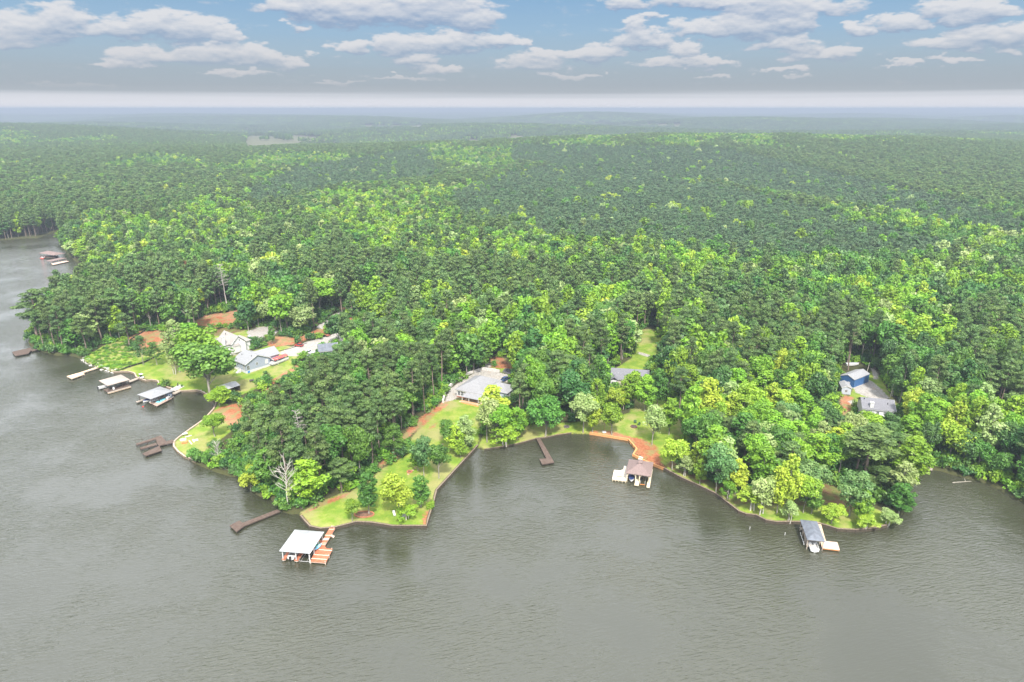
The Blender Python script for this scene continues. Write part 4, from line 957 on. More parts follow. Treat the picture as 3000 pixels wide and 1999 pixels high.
def local(o, x, y, z):
    c, s_ = math.cos(o.rotation_euler[2]), math.sin(o.rotation_euler[2]); return (o.location[0] + x * c - y * s_, o.location[1] + x * s_ + y * c, o.location[2] + z)
# ---- white metal-roofed double boathouse
s = .0893; Z = lambda x0, y0, k, L_: [(x0 + a * k, y0 + b * k) for a, b in L_]
o, L = place('boathouse', 'open double boathouse with white metal hip roof and red stained deck', 'boathouse', *Z(800, 1520, s, [(200, 1065), (1215, 1145)]), 3.3, 0); Dp = 9.6
MB().hip(0, L, 0, Dp, 3.2, 1.35, .14, 1.0).build('roof', WHITEMETAL, o)
MB().box(.35, L-.35, .3, .5, 3.0, 3.2).box(.35, L-.35, Dp-.5, Dp-.3, 3.0, 3.2).box(.3, .5, .5, Dp-.5, 3.0, 3.2).box(L-.5, L-.3, .5, Dp-.5, 3.0, 3.2).build('roof_beam', WHITE, o)
posts(o, [(x_, y_) for x_ in (.55, 4.15, L-.55) for y_ in (.55, 3.4, 6.4, 9.2)], -1.5, 3.0, .12, WHITE, sq=True)
for x0, x1 in ((.3, 1.25), (3.7, 4.75)): deck(o, rect(x0, x1, .2, Dp-.6), .7, REDDECK, 'finger_deck', joist=REDPALE)
deck(o, rect(.3, L-.1, Dp-1.3, Dp-.05), .704, REDDECK, 'rear_deck', joist=REDPALE)
dk_ = deck(o, wpoly(o, Z(800, 1520, s, [(1240,1400),(1730,1440),(1950,990),(1760,975),(1690,880),(1790,700),(1470,715)]), .7), .708, REDDECK, 'side_deck', joist=REDPALE)
wk = deck(o, wpoly(o, Z(800, 1520, s, [(1620,700),(1800,700),(2045,290),(1870,280)]), .72), .712, REDDECK, 'walkway', joist=REDPALE)
for a_, b_ in (((1500,1010),(1930,1045)), ((1330,1175),(1840,1205)), ((1255,1300),(1760,1335)), ((1575,795),(1745,800)), ((1570,845),(1715,850))):
    q = wpoly(o, Z(800, 1520, s, [a_, b_]), .74); MB().beam((*q[0], .722), (*q[1], .722), .22, .02).build('bare_plank', REDPALE, dk_)
for a_, b_, w_ in (((1705,540),(1895,545),.22), ((1830,345),(2005,350),.2), ((1640,665),(1820,670),.9), ((1900,245),(2040,260),.5)):
    q = wpoly(o, Z(800, 1520, s, [a_, b_]), .74); MB().beam((*q[0], .726), (*q[1], .726), w_, .02).build('bare_plank', REDPALE, wk)
q = wpoly(o, Z(800, 1520, s, [(1240,1395),(1725,1435),(1945,1000),(1850,1210),(2010,330)]), .7); posts(o, [(x_ * .99, y_) for x_, y_ in q], -1.5, 1.0, .09, REDPALE, 'piling')
q = wpoly(o, Z(800, 1520, s, [(1885,560)]), .4)[0]
for k_ in range(4): MB().box(q[0] + .15 + k_ * .3, q[0] + .4 + k_ * .3, q[1] - .45, q[1] + .45, .5 - k_ * .2, .56 - k_ * .2).build('step', REDPALE, wk)
lift = MB(); 
for x_ in (5.3, 6.9): lift.tube((x_, .4, .25), (x_, 6.5, .25), .05, .05, 6)
lift.tube((4.9, .7, .2), (7.6, .7, .2), .06, .06, 6).tube((4.9, 5.8, .2), (7.6, 5.8, .2), .06, .06, 6).tube((4.9, .7, .2), (4.9, .7, 1.2), .06, .06, 6).build('boat_lift', ALU, o)
boat('motor_boat', 'white motor boat with black outboard in the left slip of the white-roofed boathouse', local(o, 2.5, 4.0, .15), o.rotation_euler[2], 6.4, 2.15, tower=False)
def board(label, a, m, L_=3.3, rz=0, tilt=.9, z=1.25, name='paddleboard', cat='paddleboard'):
    x_, y_ = W(*a, z); e = thing(name, label, cat, (x_, y_, z), rz); V_, n_ = [], 14
    for i in range(n_ + 1):
        t_ = i / n_ * 2 - 1; w_ = .38 * max(.02, 1 - abs(t_) ** 2.6)
        for sx2, zz in ((-w_, .0), (-w_ * .9, .09), (w_ * .9, .09), (w_, 0.)): V_.append((sx2, t_ * L_ / 2, zz))
    mb = MB(); mb.add(V_, [f for i in range(n_) for f in ((i*4, i*4+1, i*4+5, i*4+4), (i*4+1, i*4+2, i*4+6, i*4+5), (i*4+2, i*4+3, i*4+7, i*4+6), (i*4+3, i*4, i*4+4, i*4+7))])
    b_ = mb.build('board', m, e, True); b_.rotation_euler = (0, tilt, 0)
    MB().tube((0, -L_ * .42, -.02), (0, -L_ * .46, -.2), .06, .02, 6).build('fin', BLACKPL, b_); return e
sup = mat('blue_white_foam', (.13, .42, .75), .4, .1, .9, col2=(.45, .68, .78)); grn = mat('green_plastic', (.02, .36, .22), .4, .1, 2)
rz_ = o.rotation_euler[2]
board('long blue and pale turquoise paddleboard leaning on the white boathouse posts', (932, 1602), sup, 3.2, rz_ - .25, .75, 1.3)
board('green kayak stored beside the posts of the white-roofed boathouse', (930, 1595), grn, 2.6, rz_ - .1, .9, 1.5, 'kayak', 'kayak')
# ---- hip-roofed boathouse with cupola
o, L = place('boathouse', 'cream boathouse with brown shingled hip roof, vented cupola and wide beige deck', 'boathouse', *Z(1770, 1320, s, [(700, 745), (1540, 860)]), 3.3, 0); Dp = 9.3
rf = MB().hip(0, L, 0, Dp, 3.2, 2.3, .16, .8).build('roof', SH_BROWN, o)
cx, cy_ = L / 2, Dp / 2; MB().box(cx-.55, cx+.55, cy_-.75, cy_+.75, 4.7, 5.5).build('cupola_wall', DKMETAL, rf); MB().hip(cx-.85, cx+.85, cy_-1.05, cy_+1.05, 5.5, .75, .08).build('cupola_roof', SH_BROWN, rf)
for x_ in (.5, 3.2, 4.4, L-.5):
    for y_ in (.5, 4.6, 8.8): posts(o, [(x_, y_)], -1.5, 3.1, .14, CREAM, sq=True)
MB().box(.3, L-.3, .35, .6, 2.95, 3.2).box(.3, L-.3, Dp-.6, Dp-.35, 2.95, 3.2).box(.3, .55, .6, Dp-.6, 2.95, 3.2).box(L-.55, L-.3, .6, Dp-.6, 2.95, 3.2).build('roof_beam', CREAM, o)
br_ = MB()
for x_, s_ in ((3.2, -1), (4.4, 1), (.5, 1), (L-.5, -1)): br_.beam((x_, .5, 2.3), (x_ + s_ * .75, .5, 3.0), .1, .12)
br_.build('brace', CREAM, o)
deck(o, rect(3.15, 4.45, -1.9, Dp-1.2), .75, CREAM, 'finger_deck', .3); deck(o, rect(L-1.05, L-.1, -2.2, Dp-1.2), .75, CREAM, 'finger_deck', .3); deck(o, rect(.1, L-.1, Dp-1.2, Dp+.1), .754, BEIGE, 'rear_deck', .3); deck(o, rect(.05, .6, .2, Dp-1.2), .746, BEIGE, 'finger_deck', .3)
dk_ = deck(o, wpoly(o, Z(1770, 1320, s, [(260,940),(718,1000),(745,740),(735,520),(655,510),(630,620),(525,655),(325,635)]), .75), .758, BEIGE, 'side_deck', .2, joist=CREAM)
posts(o, wpoly(o, Z(1770, 1320, s, [(280,945),(375,955),(475,965),(595,985),(700,998)]), .7), -1.5, .5, .09, CREAM, 'piling')
deck(o, wpoly(o, Z(1770, 1320, s, [(1115,335),(1262,335),(1278,190),(1135,185)]), .8), .79, BEIGE, 'walkway', .2)
q = wpoly(o, Z(1770, 1320, s, [(505, 860)]), .8)[0]
bn = thing('bench', 'low beige bench with slatted back on the wide beige deck', 'bench', local(o, q[0], q[1], .76), o.rotation_euler[2])
MB().box(-.65, .65, -.25, .2, .38, .45).build('seat', BEIGE, bn); MB().box(-.65, .65, .2, .27, .45, .9).build('backrest', BEIGE, bn)
for x_ in (-.58, .58):
    for y_ in (-.2, .2): MB().box(x_-.04, x_+.04, y_-.04, y_+.04, 0, .38).build('leg', DKMETAL, bn)
boat('motor_boat', 'white motor boat with navy cover in the left slip of the cupola boathouse', local(o, 1.9, 2.6, .2), o.rotation_euler[2] + math.pi, 5.6, 2.1, cover=NAVY, outboard=False)
lf = MB(); org = mat('orange_timber', (.62, .25, .08), .8, .1, 2)
for x_ in (4.75, 6.2): lf.tube((x_, -.3, .1), (x_, -.3, 1.7), .05, .05, 6).tube((x_, 5, .1), (x_, 5, 1.7), .05, .05, 6).tube((x_, -.3, .3), (x_, 5, .3), .05, .05, 6)
lf.build('boat_lift', ALU, o); MB().box(4.7, 6.25, -.4, -.2, .2, .34).build('lift_bumper', org, o)
# ---- blue-grey roofed boathouse on the right
o, L = place('boathouse', 'boathouse with stained blue-grey hip roof and pinkish swim deck at the right point', 'boathouse', *Z(2320, 1500, s, [(505, 915), (1092, 978)]), 3.2, 0); Dp = 9.6
MB().hip(0, L, 0, Dp, 3.1, 1.25, .14).build('roof', SH_BLUE, o)
posts(o, [(x_, y_) for x_ in (.3, L-.3) for y_ in (.4, 3.3, 6.3, 9.2)], -1.5, 3.0, .1, GREYWOOD, sq=True)
MB().box(.15, L-.15, .2, .4, 2.9, 3.1).box(.15, L-.15, Dp-.4, Dp-.2, 2.9, 3.1).box(.1, .3, .4, Dp-.4, 2.9, 3.1).box(L-.3, L-.1, .4, Dp-.4, 2.9, 3.1).build('roof_beam', TANWOOD, o)
deck(o, wpoly(o, Z(2320, 1500, s, [(480,1120),(612,1130),(590,930),(470,500),(385,400),(345,500)]), .65), .7, GREYWOOD, 'finger_deck', joist=TANWOOD)
deck(o, wpoly(o, Z(2320, 1500, s, [(985,1180),(1090,975),(1115,970),(905,228),(750,222),(790,330)]), .65), .704, TANWOOD, 'walkway', joist=TANWOOD)
deck(o, wpoly(o, Z(2320, 1500, s, [(1000,1185),(1570,1252),(1490,1000),(1050,955)]), .68), .716, PINKWOOD, 'swim_deck', joist=org)
deck(o, rect(.2, L-.2, Dp-1., Dp+.1), .708, GREYWOOD, 'rear_deck')
cr = MB()
for y_ in (1.2, 2.4, 4, 5.4): cr.tube((-.25, y_, .75), (-.3, y_ + .9, 1.25), .07, .07, 6)
cr.build('paddle_rack', WHITE, o)
boat('motor_boat', 'white open motor boat under the blue-grey roofed boathouse', local(o, 2.05, 2.3, .1), o.rotation_euler[2], 6.4, 2.4, outboard=False)
# ---- grey-roofed boathouse with the pool mat
s2 = 300 / 2352; Zl = lambda L_: Z(370, 1110, s2, L_)
o, L = place('boathouse', 'boathouse with grey hip roof beside a deck holding a turquoise mat', 'boathouse', *Zl([(250, 365), (530, 460)]), 3.3, 0); Dp = 9.8
MB().hip(0, L + .9, 0, Dp, 3.2, 1.3, .14).build('roof', SH_GREY, o)
posts(o, [(x_, y_) for x_ in (.4, L+.5) for y_ in (.4, 3.4, 6.4, 9.3)], -1.5, 3.1, .1, DARKWOOD, sq=True)
deck(o, rect(.1, 1.3, -1.2, Dp), .7, GREYWOOD, 'finger_deck', joist=DARKWOOD); deck(o, rect(.2, L+.7, Dp-2.0, Dp), .704, GREYWOOD, 'rear_deck', joist=DARKWOOD)
dk_ = deck(o, wpoly(o, Zl([(520,545),(700,628),(1045,450),(850,385),(560,500)]), .7), .71, mat('reddish_grey_boards', (.42, .30, .25), .9, .2, 1.5, stripes=(1, .2, .3)), 'side_deck', joist=DARKWOOD)
posts(o, wpoly(o, Zl([(690,620),(810,560),(930,500),(1030,455),(640,600)]), .6), -1.5, .45, .08, GREYWOOD, 'piling')
deck(o, wpoly(o, Zl([(900,395),(945,425),(1275,272),(1200,258)]), .75), .72, GREYWOOD, 'walkway', joist=GREYWOOD)
MB().box(L-1.6, L+.45, Dp-2.2, Dp-.3, .71, 3.0).build('storage_closet', mat('slate_blue_paint', (.20, .23, .30), .7, .1, 2), o)
cm_ = thing('swim_mat', 'turquoise floating mat lying on the deck of the grey-roofed boathouse', 'mat', (*W(*Zl([(790, 500)])[0], .72), .712), o.rotation_euler[2])
mp_ = wpoly(cm_, Zl([(665,540),(745,562),(922,465),(850,443)]), .72); MB().prism(mp_, .01, .13).build('foam_sheet', mat('turquoise_foam', (.22, .66, .78), .5, .06, 2), cm_)
boat('motor_boat', 'long white and blue boat in the slip of the grey-roofed boathouse', local(o, 3.3, 3.6, .2), o.rotation_euler[2] + math.pi, 7.2, 2.4, cover=NAVY, outboard=False)
board('white kayak lying along the slip of the grey-roofed boathouse', Zl([(640, 500)])[0], HULLW, 4.6, o.rotation_euler[2], .2, .95, 'kayak', 'kayak')
boat('pedal_boat', 'small white boat pulled up at the far corner of the mat deck', (*W(*Zl([(985, 448)])[0], .8), .72), o.rotation_euler[2] + .3, 2.4, 1.1, outboard=False)
# ---- tan roofed boathouse
s3 = 240 / 2352; Zt = lambda L_: Z(180, 1060, s3, L_)
o, L = place('boathouse', 'boathouse with tan hip roof over a dark cluttered deck on the left shore', 'boathouse', *Zt([(1070, 545), (1320, 695)]), 3.2, 0); Dp = 8.9
MB().hip(0, L, 0, Dp, 3.1, 1.1, .16).build('roof', SH_TAN, o)
posts(o, [(x_, y_) for x_ in (.4, L-.4) for y_ in (.4, 3., 5.8, 8.4)], -1.5, 3.0, .1, DARKWOOD, sq=True)
deck(o, rect(L*.55, L+1.5, -.6, Dp-.4), .7, OLDWOOD, 'deck', joist=DARKWOOD); deck(o, rect(L+.9, L+1.7, -.9, Dp-.6), .706, GREYWOOD, 'finger_deck', joist=TANWOOD); deck(o, rect(.1, L*.55, Dp-1.5, Dp), .704, OLDWOOD, 'rear_deck')
deck(o, wpoly(o, Zt([(1880,560),(1940,600),(2215,485),(2160,462)]), .75), .72, GREYWOOD, 'walkway', joist=DARKWOOD)
sl = thing('deck_chair', 'white sling deck chair under the tan boathouse roof', 'chair', local(o, L-.3, 2.2, .72), o.rotation_euler[2] + 1.3)
MB().beam((0, -.6, .3), (0, .3, .3), .6, .06).build('seat', WHITE, sl); MB().beam((0, .3, .3), (0, .75, 1.0), .6, .06).build('backrest', WHITE, sl)
for x_ in (-.28, .28): MB().box(x_-.03, x_+.03, -.5, -.44, 0, .28).box(x_-.03, x_+.03, .2, .26, 0, .28).build('leg', WHITE, sl)
boat('motor_boat', 'dark-motored boat poking out of the lake side of the tan boathouse', local(o, 2.0, 1.6, .15), o.rotation_euler[2], 5.6, 2.1)
# ---- open docks
def dock(label, polys, z, m, jm, pil, rails=(), name='dock', ref=None):
    x_, y_ = W(*polys[0][0], z); e = thing(name, label, 'dock', (x_, y_, 0))
    for i, pl in enumerate(polys): deck(e, wpoly(e, pl, z), z + .006 * i, m, ('deck', 'walkway')[min(i, 1)], .16, joist=jm)
    posts(e, wpoly(e, pil, z), -1.5, z + .02, .1, jm, 'piling')
    for a_, b_, h_ in rails:
        q = wpoly(e, [a_, b_], z); n_ = max(1, int(math.dist(*q) / 2)); r_ = MB().beam((*q[0], z + h_), (*q[1], z + h_), .12, .06)
        for k_ in range(n_ + 1): t_ = k_ / n_; X, Y = q[0][0] + (q[1][0]-q[0][0]) * t_, q[0][1] + (q[1][1]-q[0][1]) * t_; r_.box(X-.05, X+.05, Y-.05, Y+.05, z, z + h_ - .03)
        r_.build('railing', jm, e)
    return e
C3 = lambda L_: Z(350, 1150, .3189, L_)
dock('narrow dark brown dock with square end by the pine stand point', [C3([(1010,1222),(1075,1280),(1160,1215),(1100,1177)]), C3([(1130,1198),(1155,1222),(1478,1092),(1448,1075)])], .75, OLDWOOD, DARKWOOD, C3([(1020,1225),(1075,1272),(1150,1215),(1250,1175),(1350,1135),(1440,1090)]))
E3 = lambda L_: Z(1250, 1000, .3189, L_)
dock('narrow dark brown dock with L-shaped end in the middle of the cove', [E3([(1060,1130),(1172,1112),(1150,1075),(1035,1080)]), E3([(1100,1078),(1152,1078),(1040,885),(1005,890)])], .85, OLDWOOD, DARKWOOD, E3([(1065,1120),(1115,1120),(1165,1105),(1045,1085),(1110,1040),(1075,980),(1040,920)]))
dock('weathered double-slip dock with missing boards and low rails off the left point', [C3([(210,562),(242,582),(388,532),(365,488),(500,458),(490,432),(430,450),(380,395),(330,410),(345,470),(365,490)]), C3([(150,470),(160,482),(345,425),(335,412)]), C3([(185,508),(200,520),(345,480),(335,462)])], .95, OLDWOOD, DARKWOOD,
     C3([(215,560),(240,578),(310,555),(385,528),(155,475),(250,445),(330,415),(190,512),(265,490),(380,400),(440,470),(495,450)]), [(*C3([(148,462),(332,405)]), .8), (*C3([(185,500),(338,458)]), .8), (*C3([(425,445),(495,420)]), .9)])
dock('new tan dock with long narrow walkway by the rocky bank', [Zt([(150,415),(290,490),(672,352),(560,298)]), Zt([(560,298),(612,318),(1125,150),(1065,132)])], .75, TANWOOD, GREYWOOD, Zt([(160,418),(290,485),(450,430),(600,380),(660,355),(750,275),(900,225)]))
A3 = lambda L_: Z(0, 600, .3189, L_)
dock('dark railed dock below the left headland', [A3([(110,1352),(140,1390),(262,1366),(292,1330),(285,1312)]), A3([(285,1330),(290,1346),(420,1318),(415,1305)])], .85, OLDWOOD, DARKWOOD, A3([(115,1355),(142,1385),(200,1375),(262,1362),(350,1325)]), [(*A3([(110,1340),(285,1308)]), .8)])
G3 = lambda L_: Z(2300, 950, .3507, L_)
dock('short grey dock at the head of the right inlet', [G3([(1085,1225),(1112,1240),(1135,1180),(1100,1165)]), G3([(1135,1195),(1228,1222),(1235,1205),(1140,1172)])], .7, GREYWOOD, DARKWOOD, G3([(1090,1222),(1112,1236),(1228,1218)]))
def farhouse(label, a, b, dep, roofm, deckpoly, boatcol=None):
    o, L = place('boathouse', label, 'boathouse', a, b, 3.0, 0)
    MB().hip(0, L, 0, dep, 2.9, 1.5, .2).build('roof', roofm, o); posts(o, [(x_, y_) for x_ in (.5, L/2, L-.5) for y_ in (.5, dep-.5)], -1.5, 2.9, .13, DARKWOOD, sq=True)
    deck(o, wpoly(o, deckpoly, .7), .7, OLDWOOD, 'deck', joist=DARKWOOD); return o
o = farhouse('far boathouse with brown hip roof off the left headland', (113, 742), (157, 749), 9, SH_BROWN, A3([(370,480),(500,490),(540,475),(500,465),(390,470)]))
boat('motor_boat', 'red and white boat moored at the far boathouse', (*W(128, 756), 0), math.radians(20), 9, 3, hull=mat('red_gelcoat', (.55, .10, .08), .3, .1, 1), outboard=False)
o, L = place('dock', 'far double dock with pale frame and low storage box near the headland', 'dock', (149, 768), (196, 758), 2.0, 0)
deck(o, wpoly(o, A3([(470,540),(485,553),(600,528),(635,520),(600,515)]), .7), .7, PINKWOOD, 'deck', joist=DARKWOOD); posts(o, [(x_, y_) for x_ in (.5, L/2, L-.5) for y_ in (.5, 6)], -1.5, 2.2, .14, GREYWOOD, sq=True); MB().box(.2, L, .2, 6.3, 2.2, 2.4).build('roof_frame', SH_BROWN, o)
# ---- retaining walls along the water
def seawall(label, px, top, m, w=.3, postm=None, step=2.2):
    pts = [W(*q) for q in px]; x0, y0 = pts[0]; e = thing('sea_wall', label, 'retaining wall', (x0, y0, 0)); e['kind'] = 'thing'; pts = [(x - x0, y - y0) for x, y in pts]
    L_, R_ = [], []
    for i, (x, y) in enumerate(pts):
        a, b = pts[max(0, i-1)], pts[min(len(pts)-1, i+1)]; d = math.hypot(b[0]-a[0], b[1]-a[1]); nx, ny = -(b[1]-a[1]) / d, (b[0]-a[0]) / d
        L_.append((x - nx * .05, y - ny * .05)); R_.append((x + nx * (w + .25), y + ny * (w + .25)))
    def strip(l, r, z0, z1, nm, mm):
        mb = MB()
        for i in range(len(l) - 1): mb.prism([l[i], l[i+1], r[i+1], r[i]], z0, z1)
        return mb.build(nm, mm, e)
    strip(L_, R_, -1.2, top, 'timber_face', m); cl_ = [(x + (a - x) * -.12, y + (b - y) * -.12) for (x, y), (a, b) in zip(L_, R_)]; cr_ = [(x + (a - x) * .62, y + (b - y) * .62) for (x, y), (a, b) in zip(L_, R_)]
    strip(cl_, cr_, top + .003, top + .09, 'cap', postm or m)
    mb = MB()
    for a, b in zip(cl_, cl_[1:]):
        n_ = max(1, int(math.dist(a, b) / step))
        for k_ in range(n_): t_ = k_ / n_; X, Y = a[0] + (b[0]-a[0]) * t_, a[1] + (b[1]-a[1]) * t_; mb.box(X-.09, X+.09, Y-.09, Y+.09, -1.2, top - .02)
    mb.build('post_row', m, e); return e
def sub(a, b):
    i0 = min(range(len(SHORE_PX)), key=lambda i: math.dist(SHORE_PX[i], a)); i1 = min(range(len(SHORE_PX)), key=lambda i: math.dist(SHORE_PX[i], b)); return SHORE_PX[i0:i1 + 1]
TIM_OR = mat('fresh_orange_timber', (.62, .30, .12), .8, .12, 2); TIM_DK = mat('dark_creosote_timber', (.07, .055, .04), .9, .3, 2, stretch=(1, 1, 3)); CAPG = mat('grey_brown_cap', (.21, .165, .12), .9, .25, 2); CAPT = mat('tan_cap', (.46, .36, .28), .9, .2, 2)
seawall('grey-brown timber wall around the left lawn and its inlet', sub((332,1094),(624,1205)), .8, CAPG, .3, CAPT)
seawall('tan timber wall around the small left point with the lumber', sub((624,1205),(572,1358)), .8, CAPG, .3, CAPT)
seawall('dark timber wall around the point lawn, corner by corner', sub((881,1518),(1401,1310)), .85, TIM_DK, .3, CAPG)
seawall('new orange timber wall along the clay beach of the cove', sub((1728,1273),(1945,1378)), .8, TIM_OR, .2, TIM_OR)
seawall('dark curved timber wall below the shore row of the right point', sub((1945,1378),(2600,1545)), .85, TIM_DK, .3, CAPG)
seawall('low dark timber edge along the grassy cove bank', sub((1419,1320),(1674,1272)), .5, TIM_DK, .2, CAPG)
# ------------------------------------------------------------------ houses
SIDW = mat('white_siding', (.62, .62, .63), .7, .05, 2, stripes=(2, .2, .12)); SIDB = mat('slate_siding', (.30, .335, .42), .7, .06, 2, stripes=(2, .2, .15)); BLUEM = mat('deep_blue_metal_siding', (.045, .125, .30), .5, .12, 2, stripes=(0, .5, .18))
PALEB = mat('pale_blue_siding', (.42, .46, .53), .7, .06, 2, stripes=(2, .2, .12)); BRICK = mat('red_brick', (.30, .10, .07), .9, .25, 6); BLOCK = mat('grey_block_foundation', (.36, .35, .33), .9, .12, 3); CONC = mat('pale_concrete', (.52, .50, .47), .9, .12, 1.5)
def window(par, x0, x1, z0, z1, y, axis='x', name='window', fm=None):
    """frame standing proud of the wall plane and a pane inside; axis x: wall faces -y, axis y: wall faces +x at x=y"""
    d = .06
    def bx(mb, a, b, c, e, f, g): return mb.box(a, b, f, g, c, e) if axis == 'x' else mb.box(f, g, a, b, c, e)
    f0, f1 = (y - d, y + .01) if axis == 'x' else (y - .01, y + d)
    fr = MB(); bx(fr, x0, x1, z0, z0 + .1, f0, f1); bx(fr, x0, x1, z1 - .1, z1, f0, f1); bx(fr, x0, x0 + .1, z0 + .1, z1 - .1, f0, f1); bx(fr, x1 - .1, x1, z0 + .1, z1 - .1, f0, f1)
    m_ = (x0 + x1) / 2; bx(fr, m_ - .03, m_ + .03, z0 + .1, z1 - .1, f0, f1); zm = (z0 + z1) / 2; bx(fr, x0 + .1, m_ - .03, zm - .03, zm + .03, f0, f1); bx(fr, m_ + .03, x1 - .1, zm - .03, zm + .03, f0, f1)
    w = fr.build(name, fm or WHITE, par); p0, p1 = (y - .025, y + .02) if axis == 'x' else (y - .02, y + .025)
    pn = MB(); bx(pn, x0 + .1, x1 - .1, z0 + .1, z1 - .1, p0, p1); pn.build('pane', GLASS, w); return w
def house(label, a, b, dep, wall_h, base_px, roofm, sidm, rise, axis='x', hip=False, over=.5, name='house', cat='house', found=None, fh=.6, z0=None):
    if z0 is None: z0 = P(*base_px)[2]
    o, L = place(name, label, cat, a, b, z0 + wall_h, z0)
    w = MB().box(over, L - over, over, dep - over, -1.2, wall_h)
    if not hip:
        i = over
        if axis == 'x':
            for X in (i, L - i - .12): w.add([(X, i, wall_h), (X, dep - i, wall_h), (X, dep / 2, wall_h + rise * (1 - 2*i/dep) + .0), (X + .12, i, wall_h), (X + .12, dep - i, wall_h), (X + .12, dep / 2, wall_h + rise * (1 - 2*i/dep))], [(0,1,2),(3,5,4),(0,3,4,1),(1,4,5,2),(2,5,3,0)])
        else:
            for Y in (i, dep - i - .12): w.add([(i, Y, wall_h), (L - i, Y, wall_h), (L / 2, Y, wall_h + rise * (1 - 2*i/L)), (i, Y + .12, wall_h), (L - i, Y + .12, wall_h), (L / 2, Y + .12, wall_h + rise * (1 - 2*i/L))], [(0,1,2),(3,5,4),(0,3,4,1),(1,4,5,2),(2,5,3,0)])
    w.build('wall', sidm, o)
    if found: MB().box(over - .05, L - over + .05, over - .05, dep - over + .05, -1.25, fh).build('foundation', found, o)
    r = MB()
    rr = (r.hip(0, L, 0, dep, wall_h + .02, rise, .16) if hip else r.gable(0, L, 0, dep, wall_h - .0, rise, .16, axis)).build('roof', roofm, o)
    t_ = MB()      # pale fascia under the roof edge
    t_.box(.02, L - .02, .03, .09, wall_h - .2, wall_h + .01)
    if hip: t_.box(L - .09, L - .03, .1, dep - .1, wall_h - .2, wall_h + .01).box(.03, .09, .1, dep - .1, wall_h - .2, wall_h + .01)
    elif axis == 'x': t_.beam((L + .035, .05, wall_h + .05), (L + .035, dep / 2, wall_h + rise + .05), .06, .24).beam((L + .035, dep / 2, wall_h + rise + .05), (L + .035, dep - .05, wall_h + .05), .06, .24)
    else: t_ = MB().beam((.05, -.035, wall_h + .05), (L / 2, -.035, wall_h + rise + .05), .06, .24).beam((L / 2, -.035, wall_h + rise + .05), (L - .05, -.035, wall_h + .05), .06, .24)
    t_.build('fascia', WHITE, rr)
    return o, L, rr
def vents(rr, pts, r_=.14, h_=.5, m=None):
    for x, y, z in pts: MB().tube((x, y, z - .4), (x, y, z + h_), r_, r_, 8).build('vent_pipe', m or DKMETAL, rr)
S = .10204
# large grey-roofed house
o, L, rr = house('large white house with pale grey hip roof, back porch and walled concrete yard', *Z(1280, 1040, S, [(515, 995), (1330, 1160)]), 16.5, 3.3, (1345, 1172), SH_LT, SIDW, 3.6, hip=True, found=BRICK, fh=.55)
MB().hip(L - 2.5, L + 8.0, 5.2, 13.8, 3.34, 2.4, .16).build('wing_roof', SH_LT, o); MB().box(L - .4, L + 7.5, 5.7, 13.3, -1.2, 3.3).build('wing_wall', PALEB, o)
for k_, x_ in enumerate((1.0, 2.5, 4.0)): window(o, x_, x_ + 1.3, 1.0, 2.7, .5)
for y_ in (6.6, 8.6, 10.6): window(o, y_, y_ + 1.3, .9, 2.5, L + 7.5, 'y')
pr_ = MB().add([(5.2, .45, 3.05), (L - .2, .45, 3.05), (L - .2, -3.3, 2.35), (4.9, -3.3, 2.35), (5.2, .45, 3.17), (L - .2, .45, 3.17), (L - .2, -3.3, 2.47), (4.9, -3.3, 2.47)], [(3,2,1,0),(4,5,6,7),(0,1,5,4),(1,2,6,5),(2,3,7,6),(3,0,4,7)]).build('porch_roof', SH_LT, o)
deck(o, rect(5.0, L, -3.6, .44), .35, TANWOOD, 'porch_deck', joist=TIM_OR); posts(o, [(x_, -3.1) for x_ in (5.2, 8.2, L - .5)], .35, 2.34, .09, WHITE, 'porch_post', True)
rl = MB().box(4.9, L, -3.75, -3.65, 1.05, 1.15)
for k_ in range(24): rl.box(4.95 + k_ * .3, 5.0 + k_ * .3, -3.72, -3.68, .2, 1.05)
rl.box(4.9, L, -3.74, -3.66, -.9, .3).build('porch_railing', TIM_OR, o); MB().box(3.9, 4.85, -3.3, -2.2, .0, .12).box(3.6, 4.6, -3.3, -2.2, -.3, -.01).build('porch_steps', TANWOOD, o)
for x_, y_, z_ in ((L * .42, 11.2, 6.1), (L + 3.2, 11, 5.0)): MB().tube((x_, y_, z_ - .8), (x_, y_, z_ + .25), .32, .3, 12).build('round_roof_vent', DKMETAL, rr)
def ground_wall(label, px, h, m, w=.35, name='retaining_wall', cat='wall', dz=-.3):
    pts = [P(*q) for q in px]; x0, y0, z0 = pts[0]; e = thing(name, label, cat, (x0, y0, z0)); mb = MB()
    for (ax, ay, az_), (bx_, by_, bz_) in zip(pts, pts[1:]):
        n_ = max(1, int(math.hypot(bx_ - ax, by_ - ay) / 1.5)); d = math.hypot(bx_ - ax, by_ - ay); nx, ny = -(by_ - ay) / d * w / 2, (bx_ - ax) / d * w / 2
        for k_ in range(n_):
            t0, t1 = k_ / n_, (k_ + 1) / n_; A_ = (ax + (bx_-ax)*t0 - x0, ay + (by_-ay)*t0 - y0); B_ = (ax + (bx_-ax)*t1 - x0, ay + (by_-ay)*t1 - y0); zz = hz(A_[0] + x0, A_[1] + y0) - z0; hh_ = h * random.uniform(.9, 1.1)
            mb.prism([(A_[0]-nx, A_[1]-ny), (B_[0]-nx, B_[1]-ny), (B_[0]+nx, B_[1]+ny), (A_[0]+nx, A_[1]+ny)], zz + dz, zz + hh_)
    mb.build('wall_body', m, e); return e
ROCK = mat('pale_rock', (.50, .48, .46), .95, .3, 3, bump=.4)
ground_wall('pale stone retaining wall curving around the concrete yard of the large grey-roofed house', [(1298,1181),(1304,1152),(1330,1122),(1378,1095),(1414,1084),(1440,1087),(1464,1091)], 1.1, ROCK, .7)
